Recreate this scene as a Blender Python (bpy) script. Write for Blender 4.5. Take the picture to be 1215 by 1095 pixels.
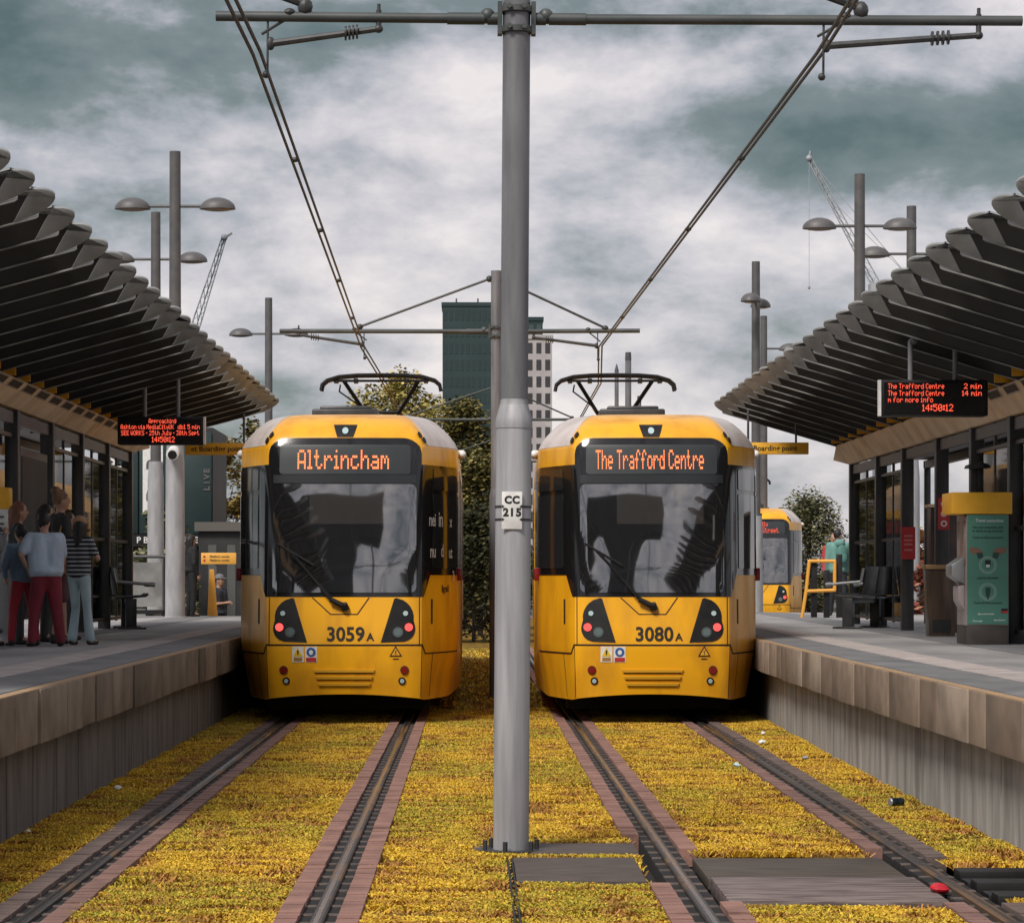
import bpy, bmesh, math, random
import numpy as np
from mathutils import Vector, Matrix, Euler, noise as mnoise
R = math.radians
random.seed(7)
rng = np.random.default_rng(7)
scene = bpy.context.scene
COL = scene.collection
for o in list(bpy.data.objects):
    bpy.data.objects.remove(o)

# ------------------------------------------------------------------ camera
EYE = 1.74
cam_d = bpy.data.cameras.new('camera')
cam = bpy.data.objects.new('camera', cam_d)
COL.objects.link(cam)
cam.location = (0, 0, EYE)
cam.rotation_euler = (R(90), 0, 0)
cam_d.sensor_width = 36.0
cam_d.lens = 36.0 * 3600 / 1215
cam_d.shift_x = 0.0374
cam_d.shift_y = 0.1132
cam_d.clip_start = 0.1
cam_d.clip_end = 6000
scene.camera = cam

# ------------------------------------------------------------------ sun + sky
SUN_DIR = Vector((-0.34, -0.58, 0.74)).normalized()      # towards the sun
sun_d = bpy.data.lights.new('sun', 'SUN')
sun_d.energy = 2.0
sun_d.angle = R(16)
sun_d.color = (1.0, 0.95, 0.88)
sun = bpy.data.objects.new('sun', sun_d)
COL.objects.link(sun)
sun.rotation_euler = SUN_DIR.to_track_quat('Z', 'Y').to_euler()
sun.location = (-20, -20, 40)

W = bpy.data.worlds.new('World')
scene.world = W
W.use_nodes = True
nt = W.node_tree
nt.nodes.clear()
def N(t, **kw):
    n = nt.nodes.new(t)
    for k, v in kw.items():
        setattr(n, k, v)
    return n
def L(a, b): nt.links.new(a, b)
w_out = N('ShaderNodeOutputWorld'); w_bg = N('ShaderNodeBackground')
w_bg.inputs['Strength'].default_value = 0.10
sky = N('ShaderNodeTexSky', sky_type='NISHITA', sun_disc=False)
sky.sun_elevation = math.asin(SUN_DIR.z)
sky.sun_rotation = math.atan2(SUN_DIR.x, SUN_DIR.y)
w_tc = N('ShaderNodeTexCoord')
w_map = N('ShaderNodeMapping')
w_map.inputs['Scale'].default_value = (1.0, 1.0, 2.0)
w_map.inputs['Location'].default_value = (0.37, 0.0, 0.11)
L(w_tc.outputs['Generated'], w_map.inputs['Vector'])
n1 = N('ShaderNodeTexNoise'); n1.inputs['Scale'].default_value = 12.0
n1.inputs['Detail'].default_value = 7; n1.inputs['Roughness'].default_value = 0.60
n1.inputs['Distortion'].default_value = 0.12
L(w_map.outputs['Vector'], n1.inputs['Vector'])
# two heavy rain clouds over the tracks (real positions in the sky, soft and broken up by the same noise)
def blob(d, rad, amp):
    v = N('ShaderNodeVectorMath', operation='SUBTRACT'); v.inputs[1].default_value = Vector(d).normalized()
    L(w_tc.outputs['Generated'], v.inputs[0])
    m = N('ShaderNodeVectorMath', operation='MULTIPLY'); m.inputs[1].default_value = (1.0 / rad[0], 1.0 / rad[0], 1.0 / rad[1])
    L(v.outputs[0], m.inputs[0])
    ln = N('ShaderNodeVectorMath', operation='LENGTH'); L(m.outputs[0], ln.inputs[0])
    mr = N('ShaderNodeMapRange', interpolation_type='SMOOTHSTEP')
    mr.inputs['From Min'].default_value = 0.0; mr.inputs['From Max'].default_value = 1.0
    mr.inputs['To Min'].default_value = amp; mr.inputs['To Max'].default_value = 0.0
    L(ln.outputs['Value'], mr.inputs['Value'])
    return mr.outputs['Result']
n2 = N('ShaderNodeTexNoise'); n2.inputs['Scale'].default_value = 34.0; n2.inputs['Detail'].default_value = 6; n2.inputs['Roughness'].default_value = 0.5
L(w_map.outputs['Vector'], n2.inputs['Vector'])
a1 = N('ShaderNodeMath', operation='MULTIPLY_ADD'); L(n2.outputs['Fac'], a1.inputs[0]); a1.inputs[1].default_value = 0.25; L(n1.outputs['Fac'], a1.inputs[2])
a2 = N('ShaderNodeMath', operation='SUBTRACT'); L(a1.outputs[0], a2.inputs[0]); a2.inputs[1].default_value = 0.095
acc = a2.outputs[0]
for d, rad, amp in (((-0.13, 1, 0.182), (0.14, 0.040), 0.34), ((0.150, 1, 0.146), (0.125, 0.036), 0.34),
                    ((0.05, 1, 0.182), (0.10, 0.02), 0.10), ((-0.12, 1, 0.118), (0.08, 0.022), 0.14),
                    ((-0.02, 1, 0.150), (0.10, 0.030), -0.06), ((0.02, 1, 0.055), (0.20, 0.035), -0.09),
                    ((-0.09, 1, 0.085), (0.08, 0.022), -0.08), ((-0.004, 1, 0.118), (0.05, 0.022), -0.20), ((0.07, 1, 0.118), (0.05, 0.018), -0.06)):
    s_ = N('ShaderNodeMath', operation='SUBTRACT'); L(acc, s_.inputs[0]); L(blob(d, rad, amp), s_.inputs[1]); acc = s_.outputs[0]
ramp = N('ShaderNodeValToRGB')
cr = ramp.color_ramp
cr.elements[0].position = 0.16; cr.elements[0].color = (0.065, 0.098, 0.093, 1)
cr.elements[1].position = 0.70; cr.elements[1].color = (0.70, 0.645, 0.635, 1)
e = cr.elements.new(0.36); e.color = (0.155, 0.185, 0.185, 1)
e = cr.elements.new(0.46); e.color = (0.33, 0.335, 0.365, 1)
e = cr.elements.new(0.56); e.color = (0.50, 0.475, 0.50, 1)
L(acc, ramp.inputs['Fac'])
sc_ = N('ShaderNodeVectorMath', operation='SCALE'); sc_.inputs['Scale'].default_value = 7.1
L(ramp.outputs['Color'], sc_.inputs[0])
mixw = N('ShaderNodeMix', data_type='RGBA'); mixw.inputs['Factor'].default_value = 0.93
L(sky.outputs['Color'], mixw.inputs['A']); L(sc_.outputs[0], mixw.inputs['B'])
L(mixw.outputs['Result'], w_bg.inputs['Color']); L(w_bg.outputs[0], w_out.inputs['Surface'])

vs = scene.view_settings
vs.view_transform = 'Standard'; vs.look = 'None'; vs.gamma = 1.0; vs.use_curve_mapping = False
vs.exposure = 0.80
scene.render.engine = 'CYCLES'
scene.cycles.max_bounces = 6
scene.cycles.transparent_max_bounces = 16

# ------------------------------------------------------------------ materials
MATS = {}
def mat(name, col, rough=0.6, metal=0.0, col2=None, scale=6.0, detail=5, bump=0.0, bscale=None, stretch=(1, 1, 1),
        spec=0.5, coat=0.0, lo=0.35, hi=0.65, ior=1.5, emit=None, estr=0.0, rough2=None, local=False):
    if name in MATS: return MATS[name]
    m = bpy.data.materials.new(name); m.use_nodes = True
    t = m.node_tree; p = t.nodes['Principled BSDF']
    p.inputs['Base Color'].default_value = (*col, 1)
    p.inputs['Roughness'].default_value = rough
    p.inputs['Metallic'].default_value = metal
    p.inputs['IOR'].default_value = ior
    p.inputs['Specular IOR Level'].default_value = spec
    p.inputs['Coat Weight'].default_value = coat
    p.inputs['Coat Roughness'].default_value = 0.12
    if emit:
        p.inputs['Emission Color'].default_value = (*emit, 1); p.inputs['Emission Strength'].default_value = estr
    if col2 or bump:
        if local:
            g = t.nodes.new('ShaderNodeTexCoord'); src = g.outputs['Object']
        else:
            g = t.nodes.new('ShaderNodeNewGeometry'); src = g.outputs['Position']
        mp = t.nodes.new('ShaderNodeMapping'); mp.inputs['Scale'].default_value = stretch
        t.links.new(src, mp.inputs['Vector'])
        nz = t.nodes.new('ShaderNodeTexNoise'); nz.inputs['Scale'].default_value = scale; nz.inputs['Detail'].default_value = detail
        t.links.new(mp.outputs['Vector'], nz.inputs['Vector'])
        if col2:
            mr = t.nodes.new('ShaderNodeMapRange'); mr.inputs['From Min'].default_value = lo; mr.inputs['From Max'].default_value = hi
            t.links.new(nz.outputs['Fac'], mr.inputs['Value'])
            mx = t.nodes.new('ShaderNodeMix'); mx.data_type = 'RGBA'
            mx.inputs['A'].default_value = (*col, 1); mx.inputs['B'].default_value = (*col2, 1)
            t.links.new(mr.outputs['Result'], mx.inputs['Factor'])
            t.links.new(mx.outputs['Result'], p.inputs['Base Color'])
            if rough2 is not None:
                m2 = t.nodes.new('ShaderNodeMapRange'); m2.inputs['To Min'].default_value = rough; m2.inputs['To Max'].default_value = rough2
                t.links.new(mr.outputs['Result'], m2.inputs['Value']); t.links.new(m2.outputs['Result'], p.inputs['Roughness'])
        if bump:
            n2 = nz
            if bscale:
                n2 = t.nodes.new('ShaderNodeTexNoise'); n2.inputs['Scale'].default_value = bscale; n2.inputs['Detail'].default_value = 4
                t.links.new(mp.outputs['Vector'], n2.inputs['Vector'])
            b = t.nodes.new('ShaderNodeBump'); b.inputs['Strength'].default_value = bump; b.inputs['Distance'].default_value = 0.02
            t.links.new(n2.outputs['Fac'], b.inputs['Height']); t.links.new(b.outputs['Normal'], p.inputs['Normal'])
    MATS[name] = m
    return m

def attr_mat(name, rough=0.9, gain=1.0, translucent=0.0):
    m = bpy.data.materials.new(name); m.use_nodes = True
    t = m.node_tree; p = t.nodes['Principled BSDF']; p.inputs['Roughness'].default_value = rough
    p.inputs['Specular IOR Level'].default_value = 0.25
    a = t.nodes.new('ShaderNodeAttribute'); a.attribute_name = 'tint'
    t.links.new(a.outputs['Color'], p.inputs['Base Color'])
    return m

def glass_mat(name, tint=(0.9, 0.95, 0.95), refl=0.12, ior=1.5):
    m = bpy.data.materials.new(name); m.use_nodes = True
    t = m.node_tree; t.nodes.clear()
    o = t.nodes.new('ShaderNodeOutputMaterial'); mx = t.nodes.new('ShaderNodeMixShader')
    tr = t.nodes.new('ShaderNodeBsdfTransparent'); tr.inputs['Color'].default_value = (*tint, 1)
    gl = t.nodes.new('ShaderNodeBsdfGlossy'); gl.inputs['Roughness'].default_value = 0.03
    fr = t.nodes.new('ShaderNodeFresnel'); fr.inputs['IOR'].default_value = ior
    t.links.new(fr.outputs[0], mx.inputs[0]); t.links.new(tr.outputs[0], mx.inputs[1]); t.links.new(gl.outputs[0], mx.inputs[2])
    t.links.new(mx.outputs[0], o.inputs[0])
    return m

def emit_mat(name, col, s):
    m = bpy.data.materials.new(name); m.use_nodes = True
    t = m.node_tree; t.nodes.clear()
    o = t.nodes.new('ShaderNodeOutputMaterial'); e = t.nodes.new('ShaderNodeEmission')
    e.inputs['Color'].default_value = (*col, 1); e.inputs['Strength'].default_value = s
    t.links.new(e.outputs[0], o.inputs[0]); return m

# ------------------------------------------------------------------ mesh helpers
class MB:
    def __init__(s): s.v = []; s.f = []
    def add(s, vs, fs):
        b = len(s.v); s.v += [tuple(v) for v in vs]; s.f += [tuple(i + b for i in f) for f in fs]; return s
    def box(s, c, d, rot=None):
        hx, hy, hz = d[0] / 2, d[1] / 2, d[2] / 2
        vs = [Vector((x, y, z)) for z in (-hz, hz) for y in (-hy, hy) for x in (-hx, hx)]
        if rot is not None:
            m = Euler(rot).to_matrix(); vs = [m @ v for v in vs]
        return s.add([v + Vector(c) for v in vs], [(0, 2, 3, 1), (4, 5, 7, 6), (0, 1, 5, 4), (2, 6, 7, 3), (0, 4, 6, 2), (1, 3, 7, 5)])
    def bb(s, a, b):
        return s.box([(a[i] + b[i]) / 2 for i in range(3)], [abs(b[i] - a[i]) for i in range(3)])
    def tube(s, p, q, r0, r1=None, n=10, caps=True):
        p, q = Vector(p), Vector(q); r1 = r0 if r1 is None else r1
        d = (q - p).normalized(); a = d.orthogonal().normalized(); b = d.cross(a)
        vs = []
        for c, r in ((p, r0), (q, r1)):
            for i in range(n):
                t = 2 * math.pi * i / n; vs.append(c + a * (math.cos(t) * r) + b * (math.sin(t) * r))
        fs = [(i, (i + 1) % n, n + (i + 1) % n, n + i) for i in range(n)]
        if caps: fs += [tuple(range(n - 1, -1, -1)), tuple(range(n, 2 * n))]
        return s.add(vs, fs)
    def path(s, pts, r, n=8):
        for a, b in zip(pts[:-1], pts[1:]):
            s.tube(a, b, r, r, n)
        for p in pts[1:-1]: s.ball(p, (r * 1.02,) * 3, n, max(4, n // 2))
        return s
    def ball(s, c, rad, n=12, m=8, zmin=-1.0):
        vs = []; fs = []; c = Vector(c)
        t0 = math.asin(max(-1, zmin))
        for j in range(m + 1):
            t = t0 + (math.pi / 2 - t0) * j / m
            for i in range(n):
                p = 2 * math.pi * i / n
                vs.append(c + Vector((rad[0] * math.cos(t) * math.cos(p), rad[1] * math.cos(t) * math.sin(p), rad[2] * math.sin(t))))
        for j in range(m):
            for i in range(n):
                fs.append((j * n + i, j * n + (i + 1) % n, (j + 1) * n + (i + 1) % n, (j + 1) * n + i))
        fs.append(tuple(range(n - 1, -1, -1)))
        return s.add(vs, fs)
    def lathe(s, c, prof, n=20):
        vs = []; fs = []; c = Vector(c)
        for r, z in prof:
            for i in range(n):
                t = 2 * math.pi * i / n; vs.append(c + Vector((r * math.cos(t), r * math.sin(t), z)))
        for j in range(len(prof) - 1):
            for i in range(n):
                fs.append((j * n + i, j * n + (i + 1) % n, (j + 1) * n + (i + 1) % n, (j + 1) * n + i))
        fs += [tuple(range(n - 1, -1, -1)), tuple(range((len(prof) - 1) * n, len(prof) * n))]
        return s.add(vs, fs)
    def prism(s, poly, axis, a, b):
        """extrude a 2-D polygon along axis ('x','y','z') from a to b"""
        def P(u, v, w):
            return {'x': (w, u, v), 'y': (u, w, v), 'z': (u, v, w)}[axis]
        n = len(poly)
        vs = [P(u, v, a) for u, v in poly] + [P(u, v, b) for u, v in poly]
        fs = [(i, (i + 1) % n, n + (i + 1) % n, n + i) for i in range(n)] + [tuple(range(n - 1, -1, -1)), tuple(range(n, 2 * n))]
        return s.add(vs, fs)
    def quad(s, a, b, c, d): return s.add([a, b, c, d], [(0, 1, 2, 3)])
    def mesh(s, name, bevel=0.0, smooth=True, ang=38):
        me = bpy.data.meshes.new(name); me.from_pydata(s.v, [], s.f)
        bm = bmesh.new(); bm.from_mesh(me)
        bmesh.ops.recalc_face_normals(bm, faces=bm.faces)
        if bevel:
            es = [e for e in bm.edges if len(e.link_faces) == 2 and e.calc_face_angle(0) > R(50)]
            bmesh.ops.bevel(bm, geom=es, offset=bevel, segments=2, affect='EDGES', profile=0.5, clamp_overlap=True)
        bm.to_mesh(me); bm.free()
        if smooth:
            me.shade_smooth(); me.set_sharp_from_angle(angle=R(ang))
        return me
    def build(s, name, m, parent=None, bevel=0.0, smooth=True, ang=38):
        me = s.mesh(name, bevel, smooth, ang)
        return obj(name, me, m, parent)

def obj(name, me, m, parent=None):
    if m is not None:
        me.materials.clear(); me.materials.append(m)
    o = bpy.data.objects.new(name, me); COL.objects.link(o)
    if parent is not None: o.parent = parent
    return o
def part(name, me, parent, loc=(0, 0, 0), rot=(0, 0, 0)):
    o = bpy.data.objects.new(name, me); COL.objects.link(o); o.parent = parent; o.location = loc; o.rotation_euler = rot; return o
def tag(o, label, cat, group=None):
    o['label'] = label; o['category'] = cat
    if group: o['group'] = group
    return o
def thing(name, label, cat, loc=(0, 0, 0), rz=0.0, group=None):
    o = bpy.data.objects.new(name, None); COL.objects.link(o); o.location = loc; o.rotation_euler = (0, 0, rz)
    o.empty_display_size = 0.2
    return tag(o, label, cat, group)
def struct(o): o['kind'] = 'structure'; return o
def stuff(o): o['kind'] = 'stuff'; return o
def kids(o): return [c for c in bpy.data.objects if c.parent == o]
def copy_tree(o, parent=None):
    c = o.copy(); COL.objects.link(c)
    if parent is not None: c.parent = parent
    for ch in kids(o): copy_tree(ch, c)
    return c

def text_mesh(body, size, spacing=1.0, bold=0.0, xscale=1.0, align='CENTER', depth=0.0):
    """letters standing in the XZ plane, facing -Y"""
    c = bpy.data.curves.new('t', 'FONT'); c.body = body; c.size = size; c.space_character = spacing
    c.align_x = align; c.align_y = 'CENTER'; c.offset = bold; c.extrude = depth; c.resolution_u = 3
    o = bpy.data.objects.new('t', c); COL.objects.link(o)
    dg = bpy.context.evaluated_depsgraph_get(); dg.update()
    me = bpy.data.meshes.new_from_object(o.evaluated_get(dg))
    bpy.data.objects.remove(o); bpy.data.curves.remove(c)
    for v in me.vertices:
        x, y, z = v.co; v.co = (x * xscale, -z, y)
    return me

F57 = {' ': '0000', '-': '080808', '0': '3E5149453E', '1': '427F40', '2': '4261514946', '3': '2141454B31', '4': '1814127F10', '5': '2745454539',
 '6': '3C4A494930', '7': '0171090503', '8': '3649494936', '9': '064949291E', ':': '3636', 'A': '7E1111117E', 'B': '7F49494936', 'C': '3E41414122',
 'D': '7F4141221C', 'E': '7F49494941', 'F': '7F09090901', 'G': '3E4149497A', 'H': '7F0808087F', 'I': '417F41', 'J': '2040413F01', 'K': '7F08142241',
 'L': '7F40404040', 'M': '7F020C027F', 'N': '7F0408107F', 'O': '3E4141413E', 'P': '7F09090906', 'R': '7F09192946', 'S': '4649494931', 'T': '01017F0101',
 'U': '3F4040403F', 'V': '1F2040201F', 'W': '3F4038403F', 'Y': '0708700807', 'a': '2054545478', 'b': '7F48444438', 'c': '3844444420', 'd': '384444487F',
 'e': '3854545418', 'f': '087E090102', 'g': '0C5252523E', 'h': '7F08040478', 'i': '447D40', 'k': '7F102844', 'l': '417F40', 'm': '7C04180478',
 'n': '7C08040478', 'o': '3844444438', 'p': '7C14141408', 'r': '7C08040408', 's': '4854545420', 't': '043F444020', 'u': '3C4040207C',
 'v': '1C2040201C', 'y': '0C5050503C', '.': '6060', '(': '1C2241', ')': '41221C'}
def led_mesh(text, width, height, align=0.0, maxpx=None, dot=0.86, word=None, char=False):
    """dot-matrix lettering in the XZ plane, one quad per lit dot; align 0 centre, -1 left, 1 right edge at x=0"""
    cols = []
    wi = 0
    for ch in text:
        on = word is None or wi == word
        wi += 1 if char else ch == ' '
        h = F57.get(ch, '0000'); cols += [int(h[i:i + 2], 16) * on for i in range(0, len(h), 2)] + [0]
    cols = cols[:-1]
    px = width / len(cols) if maxpx is None else maxpx
    pz = height / 7.0; w = px * len(cols)
    x0 = {0: -w / 2, -1: 0, 1: -w}[int(align)]
    mb = MB()
    for i, c in enumerate(cols):
        for r in range(7):
            if c >> r & 1:
                x = x0 + (i + 0.5) * px; z = height / 2 - (r + 0.5) * pz; a = px * dot / 2; b = pz * dot / 2
                mb.quad((x - a, 0, z - b), (x + a, 0, z - b), (x + a, 0, z + b), (x - a, 0, z + b))
    return mb.mesh('lettering', smooth=False)

def clad(pairs):                      # piecewise-linear table
    xs = [p[0] for p in pairs]; ys = [p[1] for p in pairs]
    return lambda v: float(np.interp(v, xs, ys))

# ------------------------------------------------------------------ shared materials
M_yel = mat('tram_yellow', (0.86, 0.415, 0.012), 0.30, col2=(0.52, 0.215, 0.010), scale=3.0, coat=0.22, lo=0.44, hi=0.80, rough2=0.5, stretch=(1, 1, .35), detail=8)
M_yel_d = mat('yellow_grimy', (0.60, 0.27, 0.02), 0.4, col2=(0.30, 0.13, 0.02), scale=5, stretch=(1, 1, .35), coat=0.3)
M_sign_y = mat('sign_yellow', (0.88, 0.47, 0.03), 0.5, col2=(0.78, 0.38, 0.025), scale=4)
M_blk = mat('matt_black', (0.009, 0.009, 0.010), 0.5, col2=(0.016, 0.0155, 0.0155), scale=9, spec=.3)
M_dark = mat('dark_steel', (0.022, 0.023, 0.025), 0.45, col2=(0.045, 0.043, 0.042), scale=7, stretch=(1, 1, .3))
M_fin = mat('fin_grey', (0.009, 0.0092, 0.009), 0.5, col2=(0.017, 0.0165, 0.016), scale=3)
M_tip = mat('fin_tip_pale', (0.29, 0.295, 0.29), 0.5, col2=(0.19, 0.193, 0.19), scale=4)
M_lip = mat('fin_lip', (0.40, 0.40, 0.38), 0.4, col2=(0.12, 0.12, 0.115), scale=1.4, lo=.4, hi=.6)
M_tan = mat('fascia_tan', (0.80, 0.62, 0.42), 0.5, col2=(0.56, 0.41, 0.26), scale=2.2, bump=0.15, lo=.4, hi=.7)
M_galvlit = mat('galvanised_lower_lit', (0.40, 0.40, 0.415), 0.5, metal=0.1, col2=(0.235, 0.235, 0.25), scale=12, stretch=(1, 1, .07), bump=0.06, lo=.4, hi=.7, detail=8)  # paler than the upper shaft: daylight on the pole foot put into the colour
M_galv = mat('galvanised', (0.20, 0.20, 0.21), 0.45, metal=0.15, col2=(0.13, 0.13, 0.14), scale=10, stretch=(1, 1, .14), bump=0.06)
M_galvd = mat('galvanised_dark', (0.10, 0.10, 0.108), 0.5, metal=0.2, col2=(0.065, 0.065, 0.07), scale=10, stretch=(1, 1, .14))
M_colgrey = mat('column_grey', (0.36, 0.36, 0.37), 0.5, col2=(0.26, 0.26, 0.27), scale=7, stretch=(1, 1, .25))
M_lampgrey = mat('lamp_grey', (0.11, 0.105, 0.105), 0.5, col2=(0.08, 0.078, 0.08), scale=4)
M_white = mat('white_paint', (0.78, 0.77, 0.74), 0.5, col2=(0.65, 0.64, 0.62), scale=14)
M_ink = mat('ink_black', (0.012, 0.012, 0.012), 0.6)
M_red = mat('red_print', (0.50, 0.03, 0.035), 0.5, col2=(0.40, 0.025, 0.03), scale=9)
M_led = emit_mat('led_orange', (1.0, 0.23, 0.085), 1.25)
M_ledr = emit_mat('led_red', (1.0, 0.105, 0.055), .95)
M_glass = glass_mat('clear_glass', (.93, .96, .96), ior=1.18)
M_wood = mat('dark_board', (0.055, 0.043, 0.036), 0.7, col2=(0.105, 0.08, 0.068), scale=4, stretch=(1.2, 9, 9), bump=0.3)
M_steel = mat('rail_steel', (0.06, 0.055, 0.052), 0.45, metal=0.5, col2=(0.20, 0.115, 0.06), scale=0.9, lo=.5, hi=.62, rough2=0.5)
M_shine = mat('rail_polish', (0.52, 0.53, 0.55), 0.22, metal=1.0)
# ------------------------------------------------------------------ ground and track
M_asph = mat('ground_grit', (0.10, 0.092, 0.082), 0.9, col2=(0.055, 0.05, 0.045), scale=1.2, bump=0.4, bscale=30)
g = MB().box((0, 900, -0.42), (5000, 5000, 0.2)).build('ground', M_asph); struct(g)
M_soil = mat('turf_soil', (0.30, 0.19, 0.035), 0.95, spec=.05, col2=(0.085, 0.050, 0.018), scale=7, bump=0.6, bscale=45, lo=.36, hi=.62, detail=8, stretch=(.7, 1, 1))
TURF = [(-3.18, -2.52), (-2.08, -1.02), (-0.58, 1.00), (1.44, 2.51), (2.95, 3.58)]
Y0, Y1 = 9.0, 150.0
COVERS = [(0.20, 1.02, 17.45, 19.0), (0.34, 1.12, 19.25, 20.1), (1.36, 2.62, 16.3, 19.35), (2.84, 3.56, 16.6, 18.4)]
for a, b in TURF:
    t = MB()
    ys = np.concatenate([np.arange(Y0, 62, 0.25), np.linspace(62, Y1, 30)])
    xs = np.linspace(a, b, max(3, int((b - a) / 0.12)))
    vs = []
    for y in ys:
        for i, x in enumerate(xs):
            h = mnoise.noise(Vector((x * 1.6, y * 2.6, 3))) * 0.022 + mnoise.noise(Vector((x * 6, y * 9, 1))) * 0.010
            cov = any(x0 - .03 < x < x1 + .03 and y0 - .1 < y < y1 + .1 for x0, x1, y0, y1 in COVERS)
            vs.append((x, y, -0.10 if cov else -0.040 + (0 if i in (0, len(xs) - 1) else h)))
    n = len(xs)
    t.add(vs, [(j * n + i, j * n + i + 1, (j + 1) * n + i + 1, (j + 1) * n + i) for j in range(len(ys) - 1) for i in range(n - 1)])
    struct(t.build('track_turf', M_soil, ang=80))
struct(MB().bb((-3.6, Y0, -0.319), (3.9, Y1, -0.13)).build('track_slab', mat('slab_dark', (0.02, 0.018, 0.017), .9)))

# stonecrop carpet: many small upright sprigs with their own colour
COVERS = [(0.20, 1.02, 17.45, 19.0), (0.34, 1.12, 19.25, 20.1), (1.36, 2.62, 16.3, 19.35), (2.84, 3.56, 16.6, 18.4)]
def sedum():
    V = []; C = []
    cells = []
    for a, b in TURF:
        n = int((b - a) * 26 * 6600)
        x = rng.uniform(a - 0.025, b + 0.025, n)
        # denser where near
        u = rng.random(n); y = 13.5 + (40.5 - 13.5) * u ** 1.25
        cells.append(np.stack([x, y], 1))
        n2 = int((b - a) * 3000)
        cells.append(np.stack([rng.uniform(a, b, n2), rng.uniform(40, 75, n2)], 1))
    P = np.concatenate(cells)
    keep = np.ones(len(P), bool)
    for x0, x1, y0, y1 in COVERS:
        keep &= ~((P[:, 0] > x0) & (P[:, 0] < x1) & (P[:, 1] > y0 - .02) & (P[:, 1] < y1 + .02))
    keep &= ~((np.abs(P[:, 0] - 0.222) < 0.02) & (P[:, 1] < 19))
    P = P[keep]
    nz = np.array([mnoise.noise(Vector((x * 1.3, y * 1.5, 0))) for x, y in P])
    nb = np.array([mnoise.noise(Vector((x * 3.1 + 9, y * 4.6, 5))) for x, y in P])
    nc = np.array([mnoise.noise(Vector((x * .8 + 40, y * .45, 7))) for x, y in P])
    bare = (nb < -0.17) | (nz < -0.38)
    keep = ~bare | (rng.random(len(P)) < 0.12)
    P, nz, nb, nc = P[keep], nz[keep], nb[keep], nc[keep]
    n = len(P)
    hgt = (0.001 + 0.016 * np.clip(nz + .55, 0, 1.2) + 0.010 * rng.random(n)) * np.where(P[:, 1] > 40, 1.5, 1)
    zb = np.full(n, -0.045)
    w = 0.0034 + 0.0040 * rng.random(n); w = np.where(P[:, 1] > 40, w * 2.2, w)
    verts = np.zeros((n, 4, 3)); ang = rng.uniform(0, math.pi, n)
    dx, dy = np.cos(ang) * w, np.sin(ang) * w
    lean = rng.normal(0, 0.024, (n, 2))
    verts[:, 0] = np.stack([P[:, 0] - dx, P[:, 1] - dy, zb], 1)
    verts[:, 1] = np.stack([P[:, 0] + dx, P[:, 1] + dy, zb], 1)
    top = zb + 0.018 + hgt
    verts[:, 2] = np.stack([P[:, 0] + dx * .9 + lean[:, 0], P[:, 1] + dy * .9 + lean[:, 1], top], 1)
    verts[:, 3] = np.stack([P[:, 0] - dx * .9 + lean[:, 0], P[:, 1] - dy * .9 + lean[:, 1], top], 1)
    yel = np.array([0.76, 0.56, 0.070]); olive = np.array([0.32, 0.34, 0.05]); rust = np.array([0.46, 0.20, 0.07]); gold = np.array([0.80, 0.46, 0.045])
    t = rng.random(n)[:, None]
    col = yel * t + gold * (1 - t)
    k = np.clip((nc + 0.12) * 2.6 + rng.normal(0, .25, n), 0, 1)[:, None] * (rng.random(n)[:, None] < .75)
    col = col * (1 - .65 * k) + olive * .65 * k
    k2 = np.clip((-nb + .04) * 3.4 + rng.normal(0, .25, n), 0, 1)[:, None]
    col = col * (1 - .85 * k2) + rust * .85 * k2
    col *= rng.uniform(.55, 1.15, n)[:, None]
    me = bpy.data.meshes.new('stonecrop')
    me.vertices.add(n * 4); me.vertices.foreach_set('co', verts.reshape(-1))
    me.loops.add(n * 4); me.loops.foreach_set('vertex_index', np.arange(n * 4, dtype=np.int32))
    me.polygons.add(n); me.polygons.foreach_set('loop_start', np.arange(0, n * 4, 4, dtype=np.int32))
    me.polygons.foreach_set('loop_total', np.full(n, 4, np.int32)) if False else None
    me.update(calc_edges=True)
    ca = me.color_attributes.new('tint', 'FLOAT_COLOR', 'POINT')
    cc = np.ones((n, 4, 4)); cc[:, :, :3] = col[:, None, :]
    ca.data.foreach_set('color', cc.reshape(-1))
    o = obj('stonecrop', me, attr_mat('stonecrop_leaf')); stuff(o)
    tag(o, 'yellow and rusty stonecrop carpet growing between the rails', 'ground cover')
    print('sedum', n)
sedum()

# rails: polished head, brick-red kerb blocks with joints, rubber ribs in the grooves
M_kerb = mat('kerb_terracotta', (0.31, 0.165, 0.13), 0.85, col2=(0.20, 0.105, 0.085), scale=3.2, bump=0.3, bscale=40)
M_kerbd = mat('kerb_terracotta_grey', (0.165, 0.115, 0.10), 0.85, col2=(0.11, 0.08, 0.07), scale=3.2, bump=0.3, bscale=40)
M_rib = mat('rubber_rib', (0.13, 0.095, 0.08), 0.8, col2=(0.06, 0.047, 0.042), scale=12)
M_groove = mat('groove_black', (0.010, 0.009, 0.009), 0.9)
RAILS = [(-2.30, 'outer rail of the left tram track, next to the left platform', 'L'), (-0.80, 'inner rail of the left tram track, terracotta kerbs both sides', 'I'),
         (1.22, 'inner rail of the right tram track, rust tinted, crossing the cover boards', 'I'), (2.73, 'outer rail of the right tram track, next to the right platform', 'R')]
BL = 0.52
kerb_mesh = {}
def kerb_block_mesh(w, k):
    if (w, k) not in kerb_mesh:
        mb = MB(); n = 4
        for i in range(n):     # four bricks bonded in one cast block, tiny height steps
            mb.bb((-w / 2, i * BL / n + .004, -0.12), (w / 2, (i + 1) * BL / n - .002, random.uniform(-.003, .004)))
        kerb_mesh[(w, k)] = mb.mesh('kerb_block', smooth=False)
    return kerb_mesh[(w, k)]
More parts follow.
